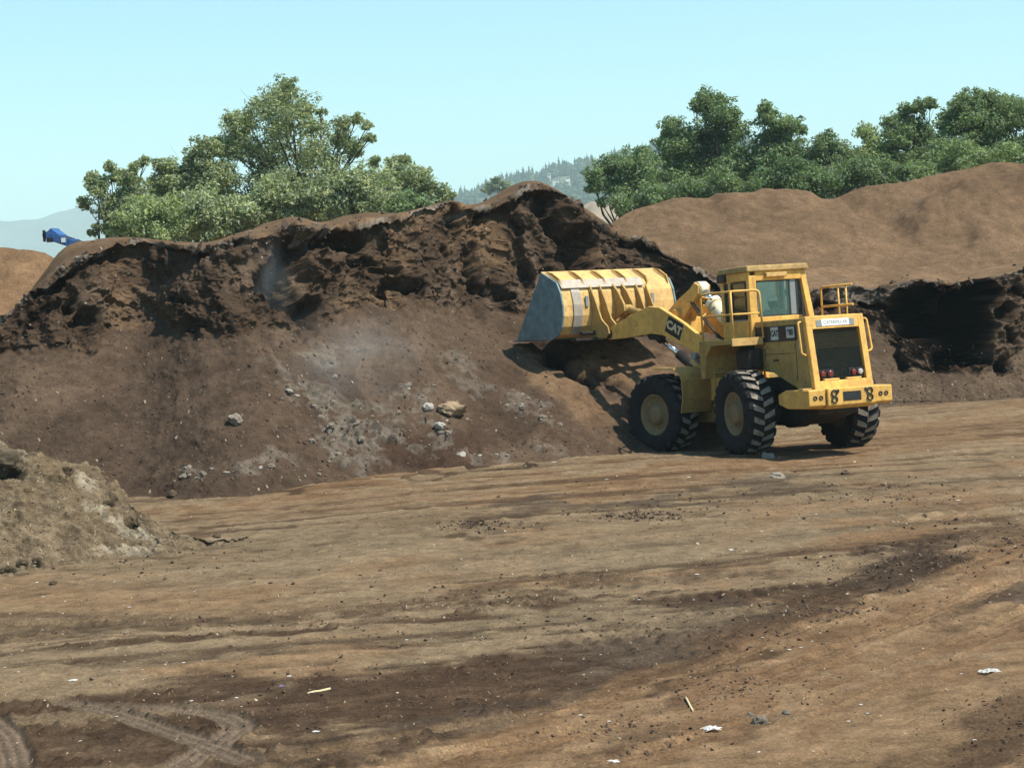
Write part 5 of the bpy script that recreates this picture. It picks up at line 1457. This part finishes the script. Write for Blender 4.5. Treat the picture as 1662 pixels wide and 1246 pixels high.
for k in range(8): b.box(.6 + k * 1.1, .68 + k * 1.1, -.52, .52, cz(.6 + k * 1.1) - .14, cz(.6 + k * 1.1) - .06)
b.build("boom_frame", m_blue, conv)
b = MB(); b.cyl((-.05, -.5, cz(0)), (-.05, .5, cz(0)), .13, 20); b.build("head_drum", m_belt, conv)
b = MB(); b.strip([(-.05, cz(0) + .14), (9, cz(9) + .14)], -.48, .48, .02); b.strip([(-.05, cz(0) - .14), (9, cz(9) - .14)], -.48, .48, .02); b.build("belt", m_belt, conv)
b = MB(); b.box(.62, .80, -.60, -.585, cz(.7) - .06, cz(.7) + .12); b.build("panel", m_white, conv)
b = MB(); b.prism([(.02, cz(0) + .13), (.20, cz(0) + .27), (.24, cz(0) + .20), (.50, cz(.5) + .19), (.50, cz(.5) + .12)], -.5, .5); b.build("hood", m_blue, conv)
b = MB(); b.box(-.16, -.08, -.5, -.38, cz(0) - .26, cz(0) + .2); b.box(.02, .30, -.62, -.585, cz(0) - .30, cz(0) - .12); b.build("drive_motor", m_iron, conv)
for x in (3.5, 7.5):
    for s in (-.6, .6):
        b = MB(); b.cyl((x, s, -.1), (x - .4, s, cz(x) - .1), .07, 8); b.build("support_leg", m_blue, conv)
b = MB(); b.box(8.6, 11.5, -1.0, 1.0, .5, 1.9); b.prism([(8.4, 1.9), (11.7, 1.9), (11.2, 1.3), (8.8, 1.3)], -1.15, 1.15); b.build("feed_hopper", m_blue, conv, bevel=.03)
for x in (8.9, 10.4):
    b = MB(); b.prism([(x, -.1), (x + 1.1, -.1), (x + 1.2, .3), (x + 1.1, .55), (x, .55), (x - .1, .3)], -1.2, -.85); b.build("track", m_belt, conv)
    b = MB(); b.prism([(x, -.1), (x + 1.1, -.1), (x + 1.2, .3), (x + 1.1, .55), (x, .55), (x - .1, .3)], .85, 1.2); b.build("track", m_belt, conv)
# ------------------------------------------------------------------ lumps, litter and chips lying about
bpy.context.view_layer.update()
_targets = [pile_a, pile_b, heap, ground]
def cast(px, py, dx=0.0):
    d = ray_dir(px, py).normalized()
    best = None
    for o in _targets:
        ok, loc, nrm, fi = o.ray_cast(C_POS, d)
        if ok and (best is None or (loc - C_POS).length < (best[0] - C_POS).length): best = (loc, nrm, o)
    return best

m_rock_pale = soil_mat("pale_lump", 9.0, 0.8, 0.03, 0.4)
m_chip = attr_mat("chips", 0.9, 0.2)
m_paper = flat_mat("white_litter", (0.78, 0.76, 0.72), 0.7, 0, 0.1, 20.0)
m_purple = flat_mat("lilac_litter", (0.42, 0.30, 0.62), 0.6, 0, 0.1, 20.0)
m_stick = flat_mat("pale_wood", (0.58, 0.46, 0.26), 0.8, 0, 0.15, 20.0)

def rock_mesh(seed, col, squash=0.6, jag=0.35, n=3):
    bm = bmesh.new(); bmesh.ops.create_icosphere(bm, subdivisions=n, radius=1.0)
    V = np.array([v.co[:] for v in bm.verts]); F = np.array([[v.index for v in f.verts] for f in bm.faces]); bm.free()
    w, c = worley(V * 0.9 + seed * 3.1, seed)
    r = 1 + jag * (0.5 - w) * 1.3 + jag * 0.5 * fbm(V * 2.1 + seed, 3, seed) + 0.16 * jag * fbm(V * 7, 3, seed + 4)
    V = V * r[:, None] * np.array([1.0, 0.8, squash])
    C = np.array(col)[None] * (1 + 0.25 * fbm(V * 3, 3, seed + 9))[:, None]
    o = raw_mesh("rock", V, F, m_rock_pale, np.clip(C, .02, .7), smooth=False, link=False)
    me = o.data; bpy.data.objects.remove(o)
    return me

def put_rock(me, px, py, rpx, label, group=None, rz=0.0, tilt=0.0, sink=0.25, name="rock", cat="rock"):
    h = cast(px, py)
    if not h: return None
    r = rpx / F_PX * h[0].y
    o = bpy.data.objects.new(name, me); COL.objects.link(o)
    o.location = h[0] - ray_dir(px, py).normalized() * r * 0.35 + h[1] * r * (0.3 - sink)
    o.scale = (r, r, r); o.rotation_euler = (tilt, tilt * .6, rz)
    tag(o, label, cat, group)
    return o
PALE, TANR, WHITE, BRN = (0.25, 0.21, 0.165), (0.32, 0.23, 0.145), (0.46, 0.42, 0.36), (0.12, 0.085, 0.055)
RK = [rock_mesh(i, c, sq, jg) for i, (c, sq, jg) in enumerate([(TANR, .5, .45), (WHITE, .7, .35), (PALE, .65, .4), (PALE, .5, .5), (BRN, .8, .35), (WHITE, .5, .5), (BRN, .55, .45), (PALE, .8, .5), ((.095, .075, .050), .7, .9)])]
put_rock(RK[0], 730, 665, 24, "large smooth tan slab of a rock, the biggest on the dark pile's lower slope", rz=.1, tilt=.12)
put_rock(RK[1], 695, 661, 10, "white lump close against the left end of the large tan rock", rz=.8)
put_rock(RK[5], 713, 691, 11, "white lump just below the large tan rock", rz=2.0, tilt=.3)
put_rock(RK[2], 383, 683, 15, "upright pale brown lump alone halfway up the left slope of the dark pile", rz=1.2, tilt=.5)
put_rock(RK[8], 8, 755, 26, "rough dark lump of caked mulch on the mulch heap at the left edge", rz=.5, tilt=.2, sink=.55)
put_rock(RK[4], 280, 803, 9, "small brown lump at the very foot of the dark pile, nearest the mulch heap", rz=2.2)
put_rock(RK[3], 1262, 773, 17, "low grey clod on the yard below the rear wheel of the loader", rz=.4, sink=.45)
put_rock(RK[7], 1247, 742, 13, "pale crumbling clod beside the near rear tyre of the loader", rz=2.4, sink=.5)
put_rock(RK[6], 1372, 768, 9, "brown clod on the yard right of the grey clod", rz=1.4, sink=.3)
put_rock(RK[4], 86, 948, 7, "small dark clod on the yard in front of the mulch heap", rz=.3)
put_rock(RK[4], 352, 872, 8, "dark clod at the tip of the mulch heap's spill", rz=.9)
put_rock(RK[6], 992, 836, 9, "brown clod in the pale strewn patch in the middle of the yard", rz=.9, sink=.3)
_r6 = np.random.default_rng(66)
GA = "pale lumps strewn on the dark pile's lower slope"; LA = "small pale lump among the rubble on the dark pile's lower slope"
SP = [(500, 635, 45, 40, 10), (545, 690, 60, 30, 12), (555, 735, 45, 30, 14), (410, 763, 40, 18, 9), (312, 768, 30, 12, 8), (690, 645, 45, 30, 12), (720, 700, 40, 20, 8), (850, 650, 40, 16, 8), (885, 678, 30, 12, 8),
      (780, 738, 50, 8, 7), (880, 735, 60, 8, 7), (620, 690, 60, 30, 8), (480, 760, 60, 15, 6), (660, 720, 40, 20, 5)]
for (cx, cy, rx, ry, n) in SP:
    for k in range(int(n * 1.25)):
        put_rock(RK[(2, 3, 7, 5, 2, 3)[_r6.integers(0, 6)]], cx + _r6.normal() * rx * .6, cy + _r6.normal() * ry * .6, 1.6 + 6.5 * _r6.random() ** 2.4, LA, GA, _r6.uniform(0, 6), _r6.normal() * .4, .6)

def scrap(px, py, w, hgt, mat, label, name, seed, group=None, cat="litter"):
    """a crumpled scrap of sheet lying on the dirt"""
    h = cast(px, py)
    if not h: return
    rg = np.random.default_rng(seed); s = w / F_PX * h[0].y; nn = 7
    bm = bmesh.new(); g = [[None] * nn for _ in range(nn)]
    for i in range(nn):
        for j in range(nn):
            u, v = i / (nn - 1) - .5, j / (nn - 1) - .5
            edge = max(abs(u), abs(v)) * 2
            g[i][j] = bm.verts.new((u * s * (1 + .25 * rg.normal() * edge), v * s * hgt * (1 + .3 * rg.normal() * edge), s * (.10 + .16 * rg.random()) * (1.15 - .7 * edge)))
    for i in range(nn - 1):
        for j in range(nn - 1): bm.faces.new((g[i][j], g[i + 1][j], g[i + 1][j + 1], g[i][j + 1]))
    bmesh.ops.solidify(bm, geom=bm.faces, thickness=s * .02)
    me = bpy.data.meshes.new(name); bm.to_mesh(me); bm.free(); me.materials.append(mat)
    o = bpy.data.objects.new(name, me); COL.objects.link(o); o.location = h[0]; o.rotation_euler = (0, 0, rg.uniform(-.5, .5))
    tag(o, label, cat, group)
GW = "white scraps strewn over the yard"; LW = "small white scrap of litter lying on the brown yard"
scrap(1155, 1184, 32, .7, m_paper, "torn white sheet on the orange dirt near the bottom edge, right of centre", "paper_scrap", 1)
scrap(1605, 1091, 34, .6, m_paper, "crumpled white sheet on the orange dirt near the right edge", "paper_scrap", 2)
scrap(995, 1236, 20, .8, m_paper, "white scrap cut by the bottom edge of the picture", "paper_scrap", 3)
scrap(512, 1187, 11, .8, m_paper, "bright white scrap right of the curved tyre track", "paper_scrap", 4)
scrap(118, 1104, 12, .8, m_paper, "white scrap on the left of the yard above the curved tyre track", "paper_scrap", 5)
scrap(457, 1113, 8, .9, m_purple, "tiny lilac scrap on the dark dirt left of the stick", "plastic_scrap", 6)
for k, (x, y) in enumerate([(1278, 991), (1126, 973), (1253, 1056), (1237, 1034), (1281, 1054), (1300, 1050), (1318, 1040), (310, 1137), (384, 1132), (392, 1146), (470, 1097), (250, 1125), (190, 1162), (28, 1205), (130, 1202), (988, 1170), (942, 1160), (1408, 1157), (1377, 1170), (1397, 1143), (30, 1090), (298, 1075),
                            (660, 1038), (700, 1036), (1037, 973), (975, 983), (1131, 932), (1186, 892), (1236, 862), (1188, 893), (1118, 775), (985, 778), (1555, 812), (1655, 772), (1325, 834), (60, 945), (315, 960), (70, 968), (440, 1015), (210, 985), (1560, 1093), (1120, 1098), (975, 1062), (1582, 1200), (1232, 1220), (1320, 1218)]):
    scrap(x, y, 3.2 + 4 * _r6.random(), .8, m_paper, LW, "white_scrap", 20 + k, GW)
def stick(px, py, px2, py2, r, label):
    a, c = cast(px, py)[0], cast(px2, py2)[0]
    b = MB(); d = c - a; mid = a.lerp(c, .5) + Vector((0, 0, r * .8)); b.tube([a + Vector((0, 0, r)), a.lerp(c, .3) + Vector((0, .01, r * 1.2)), mid, c + Vector((0, 0, r))], r, 6)
    o = b.build("stick", m_stick, None); tag(o, label, "stick"); return o
stick(499, 1127, 536, 1119, .013, "straight pale stick on the dark dirt in the left foreground")
stick(1113, 1133, 1125, 1155, .010, "short pale stick on the orange haul road")
put_rock(RK[7], 1232, 1172, 14, "pale grey crumpled clod, largest of the three by the torn white sheet", rz=.4)
put_rock(RK[3], 1218, 1160, 8, "pale grey clod, leftmost of the three by the torn white sheet", rz=1.4)
put_rock(RK[2], 1276, 1157, 8, "pale grey clod, rightmost of the three by the torn white sheet", rz=2.4)

# chips, straw and crumbs that nobody could count
def scatter(name, label, pts, nrm, sizes, cols, flat, cat, seed):
    rg = np.random.default_rng(seed); n = len(pts)
    base = np.array([[-1, -1, -1], [1, -1, -1], [1, 1, -1], [-1, 1, -1], [-1, -1, 1], [1, -1, 1], [1, 1, 1], [-1, 1, 1]], float)
    F0 = np.array([(0, 3, 2, 1), (4, 5, 6, 7), (0, 1, 5, 4), (1, 2, 6, 5), (2, 3, 7, 6), (3, 0, 4, 7)])
    sc = np.stack([sizes, sizes * rg.uniform(*flat[0], n), sizes * rg.uniform(*flat[1], n)], 1)
    L = base[None] * sc[:, None] * rg.uniform(.55, 1.15, (n, 8, 1))
    a = rg.uniform(0, 2 * math.pi, n); tl = rg.normal(size=(n, 2)) * .35
    ca, sa = np.cos(a), np.sin(a)
    X = L[:, :, 0] * ca[:, None] - L[:, :, 1] * sa[:, None]; Yv = L[:, :, 0] * sa[:, None] + L[:, :, 1] * ca[:, None]
    Z = L[:, :, 2] + X * tl[:, :1] + Yv * tl[:, 1:]
    # lean with the slope
    steep = np.clip((nrm[:, 2:] - .45) / .3, 0, 1)
    Z = Z - steep * (X * nrm[:, :1] + Yv * nrm[:, 1:2]) / np.maximum(nrm[:, 2:], .6)
    W = np.stack([X, Yv, Z], 2) + pts[:, None] + nrm[:, None] * sizes[:, None, None] * .25
    F = (F0[None] + (np.arange(n) * 8)[:, None, None]).reshape(-1, 4)
    o = raw_mesh(name, W.reshape(-1, 3), F, m_chip, np.repeat(cols, 8, 0), smooth=False)
    tag(o, label, cat, kind='stuff'); return o
def sample(n, gen, only=None):
    P, Nn = [], []
    while len(P) < n:
        px, py = gen()
        h = cast(px, py)
        if h and (only is None or h[2] in only): P.append(h[0][:]); Nn.append(h[1][:])
    return np.array(P), np.array(Nn)
def on_yard():
    while True:
        px = _r6.uniform(-120, 1780); py = 640 + 640 * _r6.random() ** 1.0
        k = 0.25 + 0.75 * math.exp(-((py - 960 + .08 * (px - 800)) / 130) ** 2)
        if _r6.random() < k: return px, py
P, Nn = sample(5200, on_yard, (ground,))
n = len(P); dist = P[:, 1]
cols = np.where(_r6.random((n, 1)) < .45, np.array([[.32, .26, .175]]), np.array([[.21, .16, .10]])) * _r6.uniform(.6, 1.3, (n, 1))
scatter("wood_chips", "pale wood chips and straw bits littering the yard", P, Nn, (.005 + .016 * _r6.random(n) ** 3) * np.clip(dist / 26, .7, 1.6), cols, ((.25, .7), (.12, .4)), "wood chips", 71)
def on_dark():
    c = [(640, 1110, 330, 45), (1120, 1030, 260, 55), (1450, 915, 140, 30), (1340, 985, 130, 30), (400, 1150, 300, 50), (1180, 1120, 140, 30), (560, 1020, 600, 22), (1030, 1190, 140, 40), (1640, 1180, 120, 60), (1600, 880, 140, 40), (900, 960, 500, 40), (1150, 815, 300, 30), (780, 852, 60, 10), (200, 900, 250, 30), (1450, 800, 200, 20), (1040, 836, 70, 10)][_r6.integers(0, 16)]
    return c[0] + _r6.normal() * c[2] * .55, c[1] + _r6.normal() * c[3] * .55
P, Nn = sample(6500, on_dark, (ground,))
n = len(P)
cols = np.array([[.058, .039, .026]]) * _r6.uniform(.6, 1.8, (n, 1)) * np.where(_r6.random((n, 1)) < .2, 1.7, 1.0)
scatter("soil_crumbs", "dark crumbs of soil torn up by the tyres", P, Nn, (.004 + .020 * _r6.random(n) ** 5) * np.clip(P[:, 1] / 24, .7, 1.2), cols, ((.6, 1.0), (.4, .8)), "soil crumbs", 72)
P, Nn = sample(5200, lambda: (_r6.uniform(-150, 420), _r6.uniform(690, 950)), (heap,))
n = len(P)
cols = np.where(_r6.random((n, 1)) < .5, np.array([[.30, .25, .16]]), np.array([[.10, .08, .046]])) * _r6.uniform(.6, 1.3, (n, 1))
scatter("mulch_shreds", "shredded wood and straw on the mulch heap", P, Nn, .005 + .022 * _r6.random(n) ** 4, cols, ((.12, .4), (.1, .3)), "mulch", 73)
def on_slope():
    if _r6.random() < .45: return _r6.uniform(0, 1130), _r6.uniform(320, 570)
    if _r6.random() < .75: return _r6.uniform(0, 1010), _r6.uniform(540, 800)
    return _r6.uniform(1430, 1700), _r6.uniform(560, 660)
P, Nn = sample(7500, on_slope, (pile_a, pile_b))
n = len(P)
cols = np.where(_r6.random((n, 1)) < .12, np.array([[.20, .165, .125]]), np.array([[.062, .042, .029]])) * _r6.uniform(.6, 1.5, (n, 1))
scatter("slope_crumbs", "crumbs and clods rolled down the compost slopes", P, Nn, .005 + .026 * _r6.random(n) ** 4, cols, ((.6, 1.0), (.45, .85)), "soil crumbs", 74)

def on_crest():
    if _r6.random() < .72:
        x = _r6.uniform(-20, 1120); return x, float(curve(A_crest, np.array([x]))[0]) + _r6.normal() * 4 + 3
    x = _r6.uniform(1310, 1700); return x, float(curve(B_crest, np.array([x]))[0]) + _r6.normal() * 5 + 4
P, Nn = sample(1300, on_crest, (pile_a, pile_b))
keep = fbm(P / 1.1, 3, 777) + 0.25 * _r6.normal(size=len(P)) > 0.12
P, Nn = P[keep], Nn[keep]
n = len(P)
cols = np.where(_r6.random((n, 1)) < .45, np.array([[.145, .122, .098]]), np.array([[.056, .041, .030]])) * _r6.uniform(.6, 1.3, (n, 1))
scatter("crust_crumbs", "broken bits of pale and dark crust along the crests of the cut piles", P, Nn, .010 + .055 * _r6.random(n) ** 3, cols, ((.6, 1.0), (.45, .85)), "crust", 75)

# ------------------------------------------------------------------ air: haze over the valley, steam off the warm compost
hz = MB(); hz.box(-6500, 6500, -60, 8200, -3.5, 345)
m_haze = bpy.data.materials.new("haze"); m_haze.use_nodes = True
nt = m_haze.node_tree; nt.nodes.remove(nt.nodes["Principled BSDF"])
pv = nt.nodes.new("ShaderNodeVolumePrincipled"); pv.inputs['Color'].default_value = (0.76, 0.97, 1.0, 1); pv.inputs['Density'].default_value = 0.00019; pv.inputs['Anisotropy'].default_value = 0.0
nt.links.new(pv.outputs[0], nt.nodes["Material Output"].inputs['Volume'])
haze = hz.build("haze", m_haze); tag(haze, "thin blue summer haze over the valley", "haze", kind='stuff')

sm = MB(); sm.box(-1, 1, -1, 1, -1, 1)
m_steam = bpy.data.materials.new("steam"); m_steam.use_nodes = True
nt = m_steam.node_tree; nt.nodes.remove(nt.nodes["Principled BSDF"])
pv = nt.nodes.new("ShaderNodeVolumePrincipled"); pv.inputs['Color'].default_value = (0.86, 0.97, 1.0, 1)
tc = nt.nodes.new("ShaderNodeTexCoord"); ln = nt.nodes.new("ShaderNodeVectorMath"); ln.operation = 'LENGTH'; nt.links.new(tc.outputs['Object'], ln.inputs[0])
fo = nt.nodes.new("ShaderNodeMapRange"); fo.inputs[1].default_value = 1.0; fo.inputs[2].default_value = 0.15; nt.links.new(ln.outputs['Value'], fo.inputs[0])
no = nnoise(nt, 1.9, 4, 0.6); nr = nt.nodes.new("ShaderNodeMapRange"); nr.inputs[1].default_value = 0.42; nr.inputs[2].default_value = 0.75; nt.links.new(no.outputs[0], nr.inputs[0])
mu = nt.nodes.new("ShaderNodeMath"); mu.operation = 'MULTIPLY'; nt.links.new(fo.outputs[0], mu.inputs[0]); nt.links.new(nr.outputs[0], mu.inputs[1])
mv = nt.nodes.new("ShaderNodeMath"); mv.operation = 'MULTIPLY'; mv.inputs[1].default_value = 0.30; nt.links.new(mu.outputs[0], mv.inputs[0])
nt.links.new(mv.outputs[0], pv.inputs['Density']); nt.links.new(pv.outputs[0], nt.nodes["Material Output"].inputs['Volume'])
for px, py, sc, lab in ((575, 600, (1.9, 1.0, 1.25), "faint pale steam drifting over the middle of the dark pile's slope"), (440, 490, (.75, .8, 1.5), "thin wisp of steam rising by the dark pocket in the cut face")):
    h = cast(px, py)[0]
    o = sm.build("steam", m_steam); o.location = h + Vector((0, -1.0, .3)); o.scale = sc
    tag(o, lab, "steam", kind='stuff')
